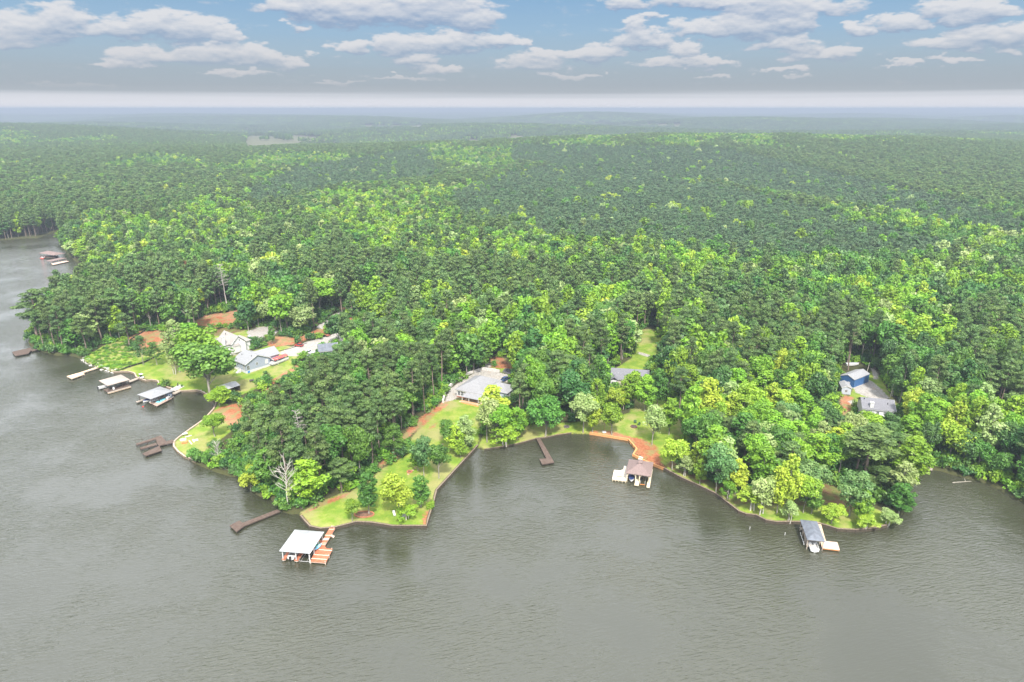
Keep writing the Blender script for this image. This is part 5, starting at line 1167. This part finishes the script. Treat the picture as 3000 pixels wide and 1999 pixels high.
ground_wall('pale stone wall running down through the trees behind the right point', [(2385,1266),(2400,1275),(2415,1290),(2428,1302)], .9, ROCK, .6)
ground_wall('small pale stone spillway wall behind the concrete yard', [(1414,1068),(1442,1068)], .5, ROCK, .5)
# blue-grey house
o, L, rr = house('blue-grey sided house with grey shingle roof, screened porch and white stairs', *Z(620, 950, S, [(585, 1020), (960, 1182)]), 12.6, 4.2, (720, 1088), SH_GREY, SIDB, 3.0, found=WHITE, fh=1.1)
MB().gable(1.2, L - 1.2, 6.3, 18., 4.25, 2.75, .16, 'y').build('rear_wing_roof', SH_GREY, o); MB().box(1.7, L - 1.7, 12.1, 17.6, -1.2, 4.2).build('rear_wing_wall', SIDB, o)
window(o, 5.3, 6.3, 2.6, 3.9, L - .5, 'y'); MB().box(L - .5, L - .42, 9.8, 11.2, 1.9, 3.9).build('side_panel', WHITE, o)
for x_ in (L - 2.9, L - 1.9): window(o, x_, x_ + .8, 1.5, 3.4, .5)
window(o, .9, 2.2, 1.4, 3.4, L - .5, 'y', 'porch_screen'); window(o, 1.2, 2.6, 1.4, 3.4, .5, 'x', 'porch_screen')
st = MB()
for k_ in range(8): st.box(L - 5.4, L - 4.1, -.2 - k_ * .3, .1 - k_ * .3, -1.0, 1.1 - k_ * .18)
st.build('stair', WHITE, o)
for x_ in (L - 5.5, L - 4.0): MB().beam((x_, .3, 2.1), (x_, -2.6, .8), .08, .1).box(x_-.05, x_+.05, -2.7, -2.6, -.8, .85).box(x_-.05, x_+.05, -.9, -.8, -.6, 1.5).build('stair_rail', WHITE, o)
MB().box(L - .5, L - .40, 1.0, 2.1, .1, .95).build('blue_panel', mat('bright_blue_panel', (.04, .20, .50), .5, .1, 2), o)
vents(rr, [(2.5, 3.6, 6.1), (L - 2.2, 4.6, 6.6)]); pg = MB()
for k_ in range(5): pg.box(L - 1.0 + k_ * .45, L - .9 + k_ * .45, 12.8, 15.4, 3.2, 3.35)
pg.box(L + .9, L + 1.05, 12.9, 13.05, -1, 3.2).box(L + .9, L + 1.05, 15.1, 15.25, -1, 3.2).build('pergola', WHITE, o)
# white gabled house
o, L, rr = house('white gabled house with warm grey roof and white chimney above the left lawn', *Z(620, 950, S, [(560, 610), (1010, 490)]), 13., 5.2, (700, 1032), SH_STONE, SIDW, 3.6, axis='y', found=BLOCK, fh=1.0)
MB().gable(-9.5, L * .5, 1.5, 11., 5.2, 3.0, .16, 'x').build('side_wing_roof', SH_STONE, o); MB().box(-9., .4, 2., 10.5, -1.2, 5.2).build('side_wing_wall', SIDW, o)
MB().box(-3.2, -2.0, 1.2, 2.6, -1, 9.6).box(-3.35, -1.85, 1.05, 2.75, 9.6, 9.8).build('chimney', WHITE, o)
MB().box(L - .6, L + 2.6, 2.0, 10, -1.2, 4.6).build('garage_wall', SIDW, o); MB().hip(L - 1.2, L + 3.2, 1.4, 10.6, 4.65, 1.7, .16).build('garage_roof', SH_STONE, o)
MB().box(1.4, 4.2, -.1, .5, 1.0, 4.2).build('bay', WHITE, o); MB().add([(1.1,-.35,4.2),(4.5,-.35,4.2),(4.1,.5,5.2),(1.5,.5,5.2),(1.1,.5,4.2),(4.5,.5,4.2)], [(0,1,2,3),(0,3,4),(1,5,2),(0,4,5,1),(4,3,2,5)]).build('bay_roof', SH_STONE, o)
for x_ in (1.9, 4.3): MB().box(x_, x_ + .35, .42, .5, 6.2, 7.0).build('gable_louvre', DKMETAL, o)
window(o, .6, 1.1, 1.6, 3.4, .5); vents(rr, [(2.0, 8.0, 8.6)])
# metal-roofed shed on the left lawn
x_, y_, z_ = P(668, 1150); o = thing('shed', 'open metal-roofed boat shed behind the huge dark oak', 'shed', (x_, y_, z_), math.radians(-38))
MB().gable(-3.2, 3.2, -4, 4, 2.7, .9, .08, 'y').build('roof', WHITEMETAL, o); posts(o, [(a, b) for a in (-3, 3) for b in (-3.8, 0, 3.8)], -.8, 2.7, .09, DARKWOOD, sq=True); MB().box(-2.9, 2.9, 3.6, 3.75, -.5, 2.6).box(-3.05, -2.95, -3.6, 3.6, -.5, 2.6).build('wall', DARKWOOD, o)
# blue garage and its shed
K = 300 / 2352
o, L, rr = house('deep blue metal garage with grey roof at the end of the gravel yard', *Z(2400, 1040, K, [(482, 472), (822, 582)]), 11.5, 3.6, (2500, 1128), SH_GREY, BLUEM, 1.3, axis='y', over=.15, name='garage', cat='garage', found=CONC, fh=.12)
MB().box(L * .55, L * .55 + 1.0, .06, .15, -.3, 2.1).build('door', WHITE, o)
o, L, rr = house('small pale blue shed with a single window in front of the blue garage', *Z(2400, 1040, K, [(513, 757), (762, 778)]), 6.2, 2.7, (2480, 1150), SH_GREY, PALEB, .9, axis='y', over=.25, name='shed', cat='shed')
window(o, L/2 - .5, L/2 + .5, .9, 2.0, .25)
bins = [('blue plastic tub beside the pale blue shed', 503, 852, (.05, .35, .62)), ('red plastic bin in front of the pale blue shed', 553, 860, (.62, .04, .03)), ('grey wheelbarrow shaped tub in front of the pale blue shed', 640, 850, (.35, .40, .45)), ('small red and white cooler at the right corner of the pale blue shed', 695, 856, (.6, .12, .1))]
for lb, a, b, c_ in bins:
    x_, y_, z_ = P(*Z(2400, 1040, K, [(a, b)])[0]); e = thing('storage_bin', lb, 'bin', (x_, y_, z_), random.random()); mm = mat('plastic_%d' % a, c_, .5, .1, 2)
    MB().add([(-.4,-.3,0),(.4,-.3,0),(.4,.3,0),(-.4,.3,0),(-.5,-.4,.6),(.5,-.4,.6),(.5,.4,.6),(-.5,.4,.6)], [(3,2,1,0),(4,5,6,7),(0,1,5,4),(1,2,6,5),(2,3,7,6),(3,0,4,7)]).build('tub', mm, e); MB().box(-.54, .54, -.44, .44, .603, .68).build('lid', mm, e)
# white house with chimney
o, L, rr = house('white two-storey house with charcoal roof, white chimney and raised deck', *Z(2400, 1040, K, [(985, 1238), (1772, 1312)]), 9.5, 5.6, (2580, 1228), SH_DARK, SIDW, 2.6, found=BLOCK, fh=.5)
MB().box(2.7, 3.9, .6, 1.6, 4.5, 8.0).box(2.6, 4.0, .5, 1.7, 8.0, 8.15).build('chimney', WHITE, o)
for x_ in (1.3, 5.0, 7.4, L - 2.0): window(o, x_, x_ + 1.1, 3.7, 4.9, .5)
deck(o, rect(3.5, L + .9, -3.2, .44), 2.6, WHITE, 'raised_deck'); posts(o, [(x_, -3) for x_ in (3.8, 7, L + .6)], -1.5, 2.4, .1, WHITE, 'deck_post', True)
rl = MB().box(3.5, L + .9, -3.2, -3.12, 3.5, 3.6).box(L + .82, L + .9, -3.1, .4, 3.5, 3.6)
for k_ in range(24): rl.box(3.6 + k_ * (L - 2.8) / 24, 3.65 + k_ * (L - 2.8) / 24, -3.19, -3.14, 2.6, 3.5)
rl.build('deck_railing', WHITE, o); vents(rr, [(1.2, 3.9, 8.0), (L - 2.5, 2.6, 7.2)])
# dark-roofed house behind the cove trees
o, L, rr = house('house with charcoal shingle roof half hidden by bright trees above the cove lawn', *Z(1740, 1040, S, [(468, 690), (1572, 765)]), 9.8, 3.4, (1845, 1138), SH_DARK, mat('beige_siding', (.45, .40, .32), .8, .1, 2), 3.0, found=BRICK, fh=.6)
MB().gable(.0, 3.4, -1.6, 4.0, 3.38, 1.3, .16, 'y').build('bay_roof', SH_DARK, o); MB().box(.3, 3.1, -1.3, .48, -1, 3.35).build('bay_wall', WHITE, o); window(o, .6, 2.8, .8, 2.8, -1.3)
window(o, L - 3, L - 1.6, 1.0, 2.4, .5); vents(rr, [(3.0, 2.6, 5.2), (8.5, 3.4, 5.6)], .08, .4, WHITE)
# buildings seen only in glimpses
o, L, rr = house('blue-grey roofed building glimpsed under the pines beside the lower gravel drive', (932, 1032), (992, 1026), 9, 3.2, (960, 1045), SH_BLUE, SIDB, 2.2); window(o, 2, 3.2, 1, 2.4, .5)
o, L, rr = house('white house glimpsed through the trees near the right edge of the woods', (2922, 1262), (2990, 1276), 9, 4.2, (2955, 1292), SH_LT, SIDW, 2.0); window(o, 2, 3.4, 1.4, 2.8, .5); window(o, 5.5, 6.9, 1.4, 2.8, .5)
o, L, rr = house('small pale metal-roofed building in the distant woods at the right edge', (2935, 690), (2975, 692), 12, 4.0, (2955, 706), WHITEMETAL, SIDW, 2.0); window(o, 3, 5, 1.4, 2.8, .5)
# ------------------------------------------------------------------ vehicles and yard things
TYRE = mat('black_tyre', (.02, .02, .02), .8, .2, 3)
def car(label, px, rz, col, L_=4.8, name='parked_car', cat='car', pick=False):
    x, y, z = P(*px); e = thing(name, label, cat, (x, y, z), rz); m_ = mat('car_paint_%d' % int(col[0] * 999 + col[2] * 99), col, .25, .03, 1, spec=.6); b_ = MB()
    pr = [(-L_/2, .35), (-L_/2, .95), (-L_*.46, 1.02), (L_*.24, 1.0), (L_*.46, .85), (L_/2, .6), (L_/2, .35)]; n_ = len(pr)
    b_.add([(-.9, a, b) for a, b in pr] + [(.9, a, b) for a, b in pr], [tuple(range(n_)), tuple(range(n_, 2*n_))[::-1]] + [(i, (i+1) % n_, n_ + (i+1) % n_, n_ + i) for i in range(n_)]); b_.build('body', m_, e)
    cab = [(-L_*.44, 1.0), (-L_*.38, 1.55), (L_*.05, 1.58), (L_*.22, 1.0)] if not pick else [(-L_*.08, 1.0), (-L_*.05, 1.6), (L_*.12, 1.6), (L_*.25, 1.0)]
    MB().add([(-.84 if b < 1.2 else -.66, a, b) for a, b in cab] + [(.84 if b < 1.2 else .66, a, b) for a, b in cab], [(0,1,2,3),(7,6,5,4),(0,4,5,1),(1,5,6,2),(2,6,7,3),(3,7,4,0)]).build('cabin_glass', GLASS, e)
    MB().box(-.64, .64, cab[1][0] + .05, cab[2][0] - .05, cab[1][1] + .02, cab[1][1] + .09).build('roof', m_, e)
    for sx2 in (-1, 1):
        for yy in (-L_*.31, L_*.31): MB().tube((sx2*.72, yy, .34), (sx2*.93, yy, .34), .34, .34, 12).build('wheel', TYRE, e)
        MB().box(sx2*.55-.2, sx2*.55+.2, L_/2 - .03, L_/2 + .02, .62, .78).build('headlight', GLASS, e)
    return e
car('white car parked beside the white gabled house on the gravel', (731, 992), .5, (.62, .62, .62)); car('navy blue sport utility car beside the large grey-roofed house', (1481, 1114), -.6, (.03, .06, .16))
car('white pickup truck under the pines at the lower gravel drive', (907, 1036), 1.2, (.6, .6, .6), 5.4, 'pickup_truck', 'truck', True); car('silver car behind the white pickup under the pines', (912, 1047), 1.0, (.42, .44, .46))
car('blue car parked under the pines at the gravel drive', (975, 1018), 1.1, (.06, .12, .28)); car('white car deeper under the pines on the gravel drive', (1042, 1004), .9, (.58, .58, .56)); car('light grey car farthest along the gravel drive under the pines', (1085, 1004), .9, (.46, .46, .44))
car('red compact car near the end of the lower gravel drive', (876, 1015), 1.3, (.35, .05, .04), 4.2)
x, y, z = P(955, 984); e = thing('utility_trailer', 'low black utility trailer with red deck boards by the gravel drive', 'trailer', (x, y, z), .8); MB().box(-1.1, 1.1, -2.5, 2.5, .5, .6).build('bed', mat('dull_red_boards', (.25, .08, .06), .8, .2, 2), e); MB().box(-1.15, -1.1, -2.5, 2.5, .5, .9).box(1.1, 1.15, -2.5, 2.5, .5, .9).beam((0, 2.5, .5), (0, 4, .45), .1, .1).build('frame', DKMETAL, e)
for s_ in (-1, 1): MB().tube((s_*1.16, 0, .33), (s_*1.36, 0, .33), .33, .33, 12).build('wheel', TYRE, e)
x, y, z = P(415, 1108); e = thing('golf_cart', 'white-roofed golf cart parked on the left lawn near the inlet', 'golf cart', (x, y, z), -2.2)
MB().box(-.6, .6, -1.1, 1.2, .3, .6).box(-.58, .58, .8, 1.2, .6, .95).build('body', HULLW, e); MB().box(-.55, .55, -.5, 0, .6, .8).box(-.55, .55, -.6, -.45, .8, 1.2).build('seat', DKMETAL, e); MB().box(-.65, .65, -1.0, .8, 1.85, 1.92).build('roof', HULLW, e)
posts(e, [(a, b) for a in (-.56, .56) for b in (-.9, .7)], .6, 1.85, .03, DKMETAL, 'roof_post')
for s_ in (-1, 1):
    for yy in (-.8, .85): MB().tube((s_*.42, yy, .22), (s_*.64, yy, .22), .22, .22, 10).build('wheel', TYRE, e)
# pontoon boat with a long red canopy standing on the lawn
x, y, z = P(818, 1063); (x1, y1), (x2, y2) = W(790, 1070, z), W(842, 1050, z); e = boat('pontoon_boat', 'long pontoon boat under a red canopy parked on the lawn by the blue-grey house', (x, y, z + .35), math.atan2(y2 - y1, x2 - x1) + math.pi / 2, 9.5, 2.5, pontoon=True, cover=NAVY, outboard=True)
RED = mat('red_canvas', (.62, .10, .09), .7, .12, 1); cm_ = MB(); n_ = 6
for k_ in range(n_ + 1):
    a = math.pi * k_ / n_
    for yy in (-4.3, 3.4): cm_.v.append((-math.cos(a) * 1.4, yy, 2.1 + math.sin(a) * .5))
cm_.f += [(2*k_, 2*k_+2, 2*k_+3, 2*k_+1) for k_ in range(n_)]; cm_.build('canopy', RED, e)
MB().box(-1.2, -1.1, -3.5, 3.5, -.35, -.15).box(1.1, 1.2, -3.5, 3.5, -.35, -.15).build('bunk', DKMETAL, e)
x, y, z = P(2496, 1071); boat('covered_boat', 'boat under a pale grey cover parked behind the blue garage', (x, y, z), math.radians(-85), 6.2, 2.4, cover=mat('pale_grey_cover', (.45, .47, .5), .7, .1, 1), outboard=False)
def pole(label, base, top_px, r_, m, lamp=False, name='pole', cat='pole'):
    x, y, z = P(*base); h = top_z(top_px[1], x, y) - z; f = y * CP - (z - H) * SP; dx = (top_px[0] - base[0]) * f / F * .6; e = thing(name, label, cat, (x, y, z)); MB().tube((0, 0, -.5), (dx, 0, h), r_, r_ * .7).build('shaft', m, e)
    if lamp: MB().beam((dx, 0, h), (dx - 1.1, 0, h + .15), .08, .08).box(dx - 1.5, dx - 1.0, -.15, .15, h + .05, h + .22).build('lamp_head', WHITE, e)
    return e
PALEP = mat('pale_pole_wood', (.52, .48, .42), .8, .1, 2)
pole('pale yard light pole behind the gravel drive', (724, 951), (716, 891), .13, WHITE, True, 'street_lamp', 'lamp'); pole('pale wooden pole leaning beside the blue garage', (2537, 1100), (2544, 1062), .13, PALEP); pole('tall thin utility pole right of the gravel yard', (2607, 1167), (2616, 1096), .14, PALEP, name='utility_pole')
for lb, q, hh_ in (('white marker post standing in the lake, the left one of two', (2196, 1551), .9), ('white marker post standing in the lake, the one nearer the boathouse', (2299, 1568), .9)):
    x, y = W(*q); e = thing('marker_post', lb, 'post', (x, y, 0)); MB().tube((0, 0, -1.5), (.05, 0, .75), .09, .09).build('shaft', WHITE, e); MB().tube((.05, 0, .75), (.05, 0, .83), .11, .08).build('cap', HULLW, e)
x, y, z = P(1770, 1266); e = thing('swing_pole', 'slim reddish pole with a white round foot on the orange clay', 'pole', (x, y, z)); MB().tube((0, 0, 0), (.1, 0, 4.0), .07, .05).build('shaft', CLAYP := mat('rust_pole', (.4, .2, .14), .6, .1, 2), e); MB().tube((0, 0, 0), (0, 0, .18), .8, .7, 16).build('foot', WHITE, e)
def ring(label, px, r_, m, n_=14, fill=None, name='fire_pit', cat='fire pit', sy=1.):
    x, y, z = P(*px); e = thing(name, label, cat, (x, y, z)); mb = MB()
    for i in range(n_):
        a = i / n_ * 6.283; cx_, cy2 = r_ * math.cos(a), r_ * math.sin(a) * sy; w_ = r_ * 2.6 / n_; mb.beam((cx_ - math.sin(a) * w_, cy2 + math.cos(a) * w_ * sy, .12), (cx_ + math.sin(a) * w_, cy2 - math.cos(a) * w_ * sy, .12), .28, .32)
    mb.build('stone_ring', m, e); MB().prism([(r_ * .92 * math.cos(i / 20 * 6.283), r_ * .92 * sy * math.sin(i / 20 * 6.283)) for i in range(20)], -.2, .09).build('bed', fill or mat('ash', (.07, .06, .055), .95, .3, 3), e); return e
ring('round brick fire pit on the cove lawn', (1857, 1251), 1.1, mat('burnt_brick', (.16, .08, .06), .9, .3, 3)); ring('ring of dark stones on the cove lawn left of the clay beach', (1660, 1251), .95, mat('dark_stone', (.14, .12, .12), .9, .3, 3))
ring('brick-edged oval mulch bed under the tree on the point lawn', (1067, 1508), 2.8, mat('orange_brick', (.42, .16, .09), .9, .2, 3), 34, mat('dark_mulch', (.16, .09, .06), .95, .3, 4), 'mulch_bed', 'garden bed', .55)
ring('thin brick ring at the head of the point lawn', (1200, 1383), .8, mat('orange_brick', (.42, .16, .09)), 12, mat('dark_mulch', (.16, .09, .06)), 'mulch_bed', 'garden bed')
def chair(label, px, rz, m, lounge=False, name='chair', cat='chair'):
    x, y, z = P(*px); e = thing(name, label, cat, (x, y, z), rz)
    if lounge: MB().box(-.33, .33, -1.0, .4, .28, .36).build('seat', m, e); MB().beam((0, .4, .32), (0, .95, .85), .66, .08).build('backrest', m, e); q = (-.9, .3); hh_ = .28
    else: MB().box(-.5, .5, -.3, .3, .38, .46).build('seat', m, e); MB().beam((0, .3, .46), (0, .5, 1.05), 1.0, .07).build('backrest', m, e); q = (-.24, .24); hh_ = .38
    for a in (-.28, .28):
        for b in q: MB().box(a-.04, a+.04, b-.04, b+.04, 0, hh_).build('leg', m, e)
PALE = mat('pale_plastic', (.60, .60, .58), .5, .05, 2); GREYP = mat('grey_plastic', (.38, .40, .43), .5, .05, 2)
chair('white lounge chair on the point lawn left of the yellow-green tree', (1155, 1508), .35, PALE, True, 'lounge_chair'); chair('grey lounge chair on the point lawn under the yellow-green tree', (1183, 1511), -.1, GREYP, True, 'lounge_chair')
chair('dark green bench behind the round fire pit', (1861, 1240), .0, mat('dark_green_paint', (.04, .09, .04), .6, .1, 2), name='garden_bench', cat='bench'); chair('dark green bench to the right of the round fire pit', (1871, 1246), -1.0, mat('dark_green_paint', (.04, .09, .04)), name='garden_bench', cat='bench')
def stack(label, px, n_, m, sz=(2.4, .5), rz=.3, name='lumber_pile', cat='lumber'):
    x, y, z = P(*px); e = thing(name, label, cat, (x, y, z), rz)
    for k_ in range(n_): MB().box(-sz[0]/2 + random.uniform(-.1, .1), sz[0]/2, -sz[1]/2, sz[1]/2, .02 + k_ * .13, .13 + k_ * .13).build('board', m, e)
stack('pile of orange-red boards topped by pale sheets on the left point', (541, 1298), 4, mat('orange_boards', (.60, .22, .08), .8, .15, 2), (1.8, 1.1), .3); stack('white sheet material lying beside the orange boards on the left point', (537, 1290), 3, PALE, (1.9, 1.3), .5)
stack('two long pale planks lying on the left point', (558, 1297), 1, REDPALE, (3.6, .35), -.9); stack('short pale planks right of the long planks on the left point', (567, 1292), 1, REDPALE, (2.6, .5), -1.0); stack('scattered white boards farthest right on the left point', (573, 1291), 2, PALE, (1.6, 1.2), .6); stack('flat white board near the wall of the left point', (552, 1279), 1, PALE, (2.2, .4), .7)
x, y, z = P(543, 1276); e = thing('picnic_table', 'small white-topped table at the wall of the left point', 'table', (x, y, z), .4); MB().box(-.8, .8, -.5, .5, .7, .78).build('table_top', PALE, e)
for a in (-.65, .65):
    for b in (-.38, .38): MB().box(a-.05, a+.05, b-.05, b+.05, 0, .7).build('leg', DKMETAL, e)
for lb, q in zip(('first white globe lamp along the left inlet wall, nearest the small ladder', 'second white globe lamp from the small ladder on the inlet wall', 'third white globe lamp from the small ladder on the inlet wall', 'fourth white globe lamp from the small ladder on the inlet wall', 'fifth white globe lamp, half hidden by the low bright tree', 'last white globe lamp at the corner of the inlet wall'), ((590,1149),(599,1154),(608,1159),(616,1165),(625,1171),(634,1177))):
    x, y, z = P(*q); e = thing('post_lamp', lb, 'lamp', (x, y, z), 0, 'white lamps on the inlet wall'); MB().tube((0, 0, -.1), (0, 0, .65), .06, .06).build('post', WHITE, e); g_ = MB()
    for i in range(6): g_.tube((0, 0, .65 + .07*i), (0, 0, .65 + .07*(i+1)), .24 * math.sin(math.pi * (i + .15) / 6.3), .24 * math.sin(math.pi * (i + 1.15) / 6.3), 10)
    g_.build('globe', HULLW, e, True)
x, y = W(419, 1192); e = thing('buoy', 'small red buoy floating off the grey-roofed boathouse', 'buoy', (x, y, 0)); g_ = MB()
for i in range(8): g_.tube((0, 0, -.3 + .08*i), (0, 0, -.3 + .08*(i+1)), .34 * math.sin(math.pi * (i + .1) / 8.3), .34 * math.sin(math.pi * (i + 1.1) / 8.3), 12)
g_.build('float', mat('buoy_red', (.7, .02, .02), .4, .05, 2), e, True); MB().tube((0, 0, .3), (0, 0, .48), .05, .05).build('handle', DKMETAL, e)
# patio with urn and planters at the left wall
x, y, z = P(520, 1136); e = thing('patio', 'small pale stone patio by the walkway of the grey-roofed boathouse', 'patio', (x, y, z), -.5); MB().prism(wpoly(e, Z(370, 1110, K, [(1010, 245), (1130, 270), (1340, 180), (1230, 140)]), z), -.4, .12).build('slab', CONC, e)
x, y, z = P(521, 1134); e = thing('fountain', 'dark dolphin-like fountain sculpture on the small patio', 'fountain', (x, y, z + .12)); MB().tube((0, 0, 0), (0, 0, .4), .6, .5, 14).build('basin', CONC, e); g_ = MB(); pt = [(0, 0, .4), (.1, 0, .9), (.05, .1, 1.35), (.35, .1, 1.7), (.6, .1, 1.65)]
for i in range(4): g_.tube(pt[i], pt[i+1], .26 - .04 * i, .22 - .045 * i, 8)
g_.build('sculpture', DKMETAL, e, True)
for lb, q in (('dark potted shrub at the left of the small patio', (506, 1137)), ('dark potted shrub at the right end of the small patio', (533, 1134))):
    x, y, z = P(*q); e = place_tree('shrub_dark', x, y, z + .12, .9, .5, lb, 'potted_shrub', cat='plant'); MB().tube((0, 0, 0), (0, 0, .6), .7, .9, 12).build('pot', mat('clay_pot', (.14, .1, .08), .8, .1, 2), e)
x, y, z = P(738, 1121); e = thing('smoker_grill', 'black barrel smoker grill on the left lawn above the metal-roofed shed', 'grill', (x, y, z), .3); MB().tube((-.9, 0, 1.0), (.9, 0, 1.0), .42, .42, 12).build('barrel', BLACKPL, e); MB().tube((.7, 0, 1.3), (.7, 0, 2.1), .07, .07).build('chimney', DKMETAL, e)
for a in (-.7, .7): MB().box(a-.05, a+.05, -.35, .35, 0, .65).build('leg', DKMETAL, e)
# silt fences
def fence(label, px, h, m):
    pts = [P(*q) for q in px]; x0, y0, z0 = pts[0]; e = thing('silt_fence', label, 'fence', (x0, y0, z0)); mb, pm = MB(), MB()
    for (ax, ay, az_), (bx_, by_, bz_) in zip(pts, pts[1:]):
        n_ = max(1, int(math.hypot(bx_-ax, by_-ay) / 2.2))
        for k_ in range(n_):
            A_ = [ax + (bx_-ax)*k_/n_, ay + (by_-ay)*k_/n_]; B_ = [ax + (bx_-ax)*(k_+1)/n_, ay + (by_-ay)*(k_+1)/n_]; za, zb = hz(*A_), hz(*B_)
            mb.beam((A_[0]-x0, A_[1]-y0, za - z0 + h/2), (B_[0]-x0, B_[1]-y0, zb - z0 + h/2), .05, h); pm.box(A_[0]-x0-.05, A_[0]-x0+.05, A_[1]-y0-.05, A_[1]-y0+.05, za-z0-.3, za-z0+h+.15)
    mb.build('fabric', m, e); pm.build('stake_row', GREYWOOD, e)
fence('black silt fence curving around the red clay beside the weedy lot', [(430,968),(402,984),(382,998),(376,1010),(383,1021),(400,1028)], .8, BLACKPL); fence('long black silt fence between the weedy lot and the left lawn', [(338,1090),(365,1081),(421,1064),(460,1046),(490,1027)], .7, BLACKPL)
fence('low dark edging running along the lawn above the blue-grey house', [(770,1038),(800,1034),(850,1022),(900,1006)], .3, TIM_DK)
# rip-rap bank: uncountable pale rocks in one object
pts = [W(*q) for q in sub((239,1053), (332,1094))]; V_, F_ = [], []; k0 = 0
for (ax, ay), (bx_, by_) in zip(pts, pts[1:]):
    d = math.hypot(bx_-ax, by_-ay); nx, ny = -(by_-ay)/d, (bx_-ax)/d
    for k_ in range(int(d * 9)):
        t_ = random.random(); o_ = random.uniform(-.6, 2.6); cx_, cy2 = ax + (bx_-ax)*t_ + nx*o_, ay + (by_-ay)*t_ + ny*o_; cz_ = max(-.2, min(.85, o_*.6)); r_ = random.uniform(.2, .5)
        q = unit(rng.normal(size=(6, 3)) * .35 + np.array([[1,0,0],[-1,0,0],[0,1,0],[0,-1,0],[0,0,1],[0,0,-1]])) * r_ * rng.uniform(.7, 1.2, (6, 1)); V_ += [tuple(v_ + [cx_, cy2, cz_]) for v_ in q]
        F_ += [tuple(k0 + i for i in f_) for f_ in ((0,2,4),(2,1,4),(1,3,4),(3,0,4),(2,0,5),(1,2,5),(3,1,5),(0,3,5))]; k0 += 6
me = bpy.data.meshes.new('riprap_rocks'); me.from_pydata(V_, [], F_); me.materials.append(ROCK); e = bpy.data.objects.new('riprap_rocks', me); COL.objects.link(e); tag(e, kind='stuff')
for lb, a, b in (('long pale driftwood log lying in the water of the right inlet', (2790, 1415), (2845, 1412)),):
    (x0, y0), (x1, y1) = W(*a), W(*b); e = thing('driftwood_log', lb, 'log', (x0, y0, 0)); g_ = MB().tube((0, 0, .08), (x1-x0, y1-y0, .2), .16, .1); g_.build('trunk', BARK, e); MB().tube(((x1-x0)*.7, (y1-y0)*.7, .15), ((x1-x0)*.75, (y1-y0)*.7+1.2, .6), .06, .03, 6).build('branch', BARK_PALE, e)
sp_ = thing('stepping_stones', 'broken line of reddish stepping stones across the point lawn', 'path', P(1200, 1383)); X0, Y0, Z0 = sp_.location; mb = MB()
for t_ in np.linspace(0, 1, 16):
    x, y, z = P(1196 + 100 * t_, 1390 - 88 * t_); mb.box(x-X0-.35, x-X0+.35, y-Y0-.3, y-Y0+.3, z-Z0-.1, z-Z0+.06)
mb.build('stone_row', mat('pinkish_paver', (.42, .27, .22), .9, .2, 3), sp_)
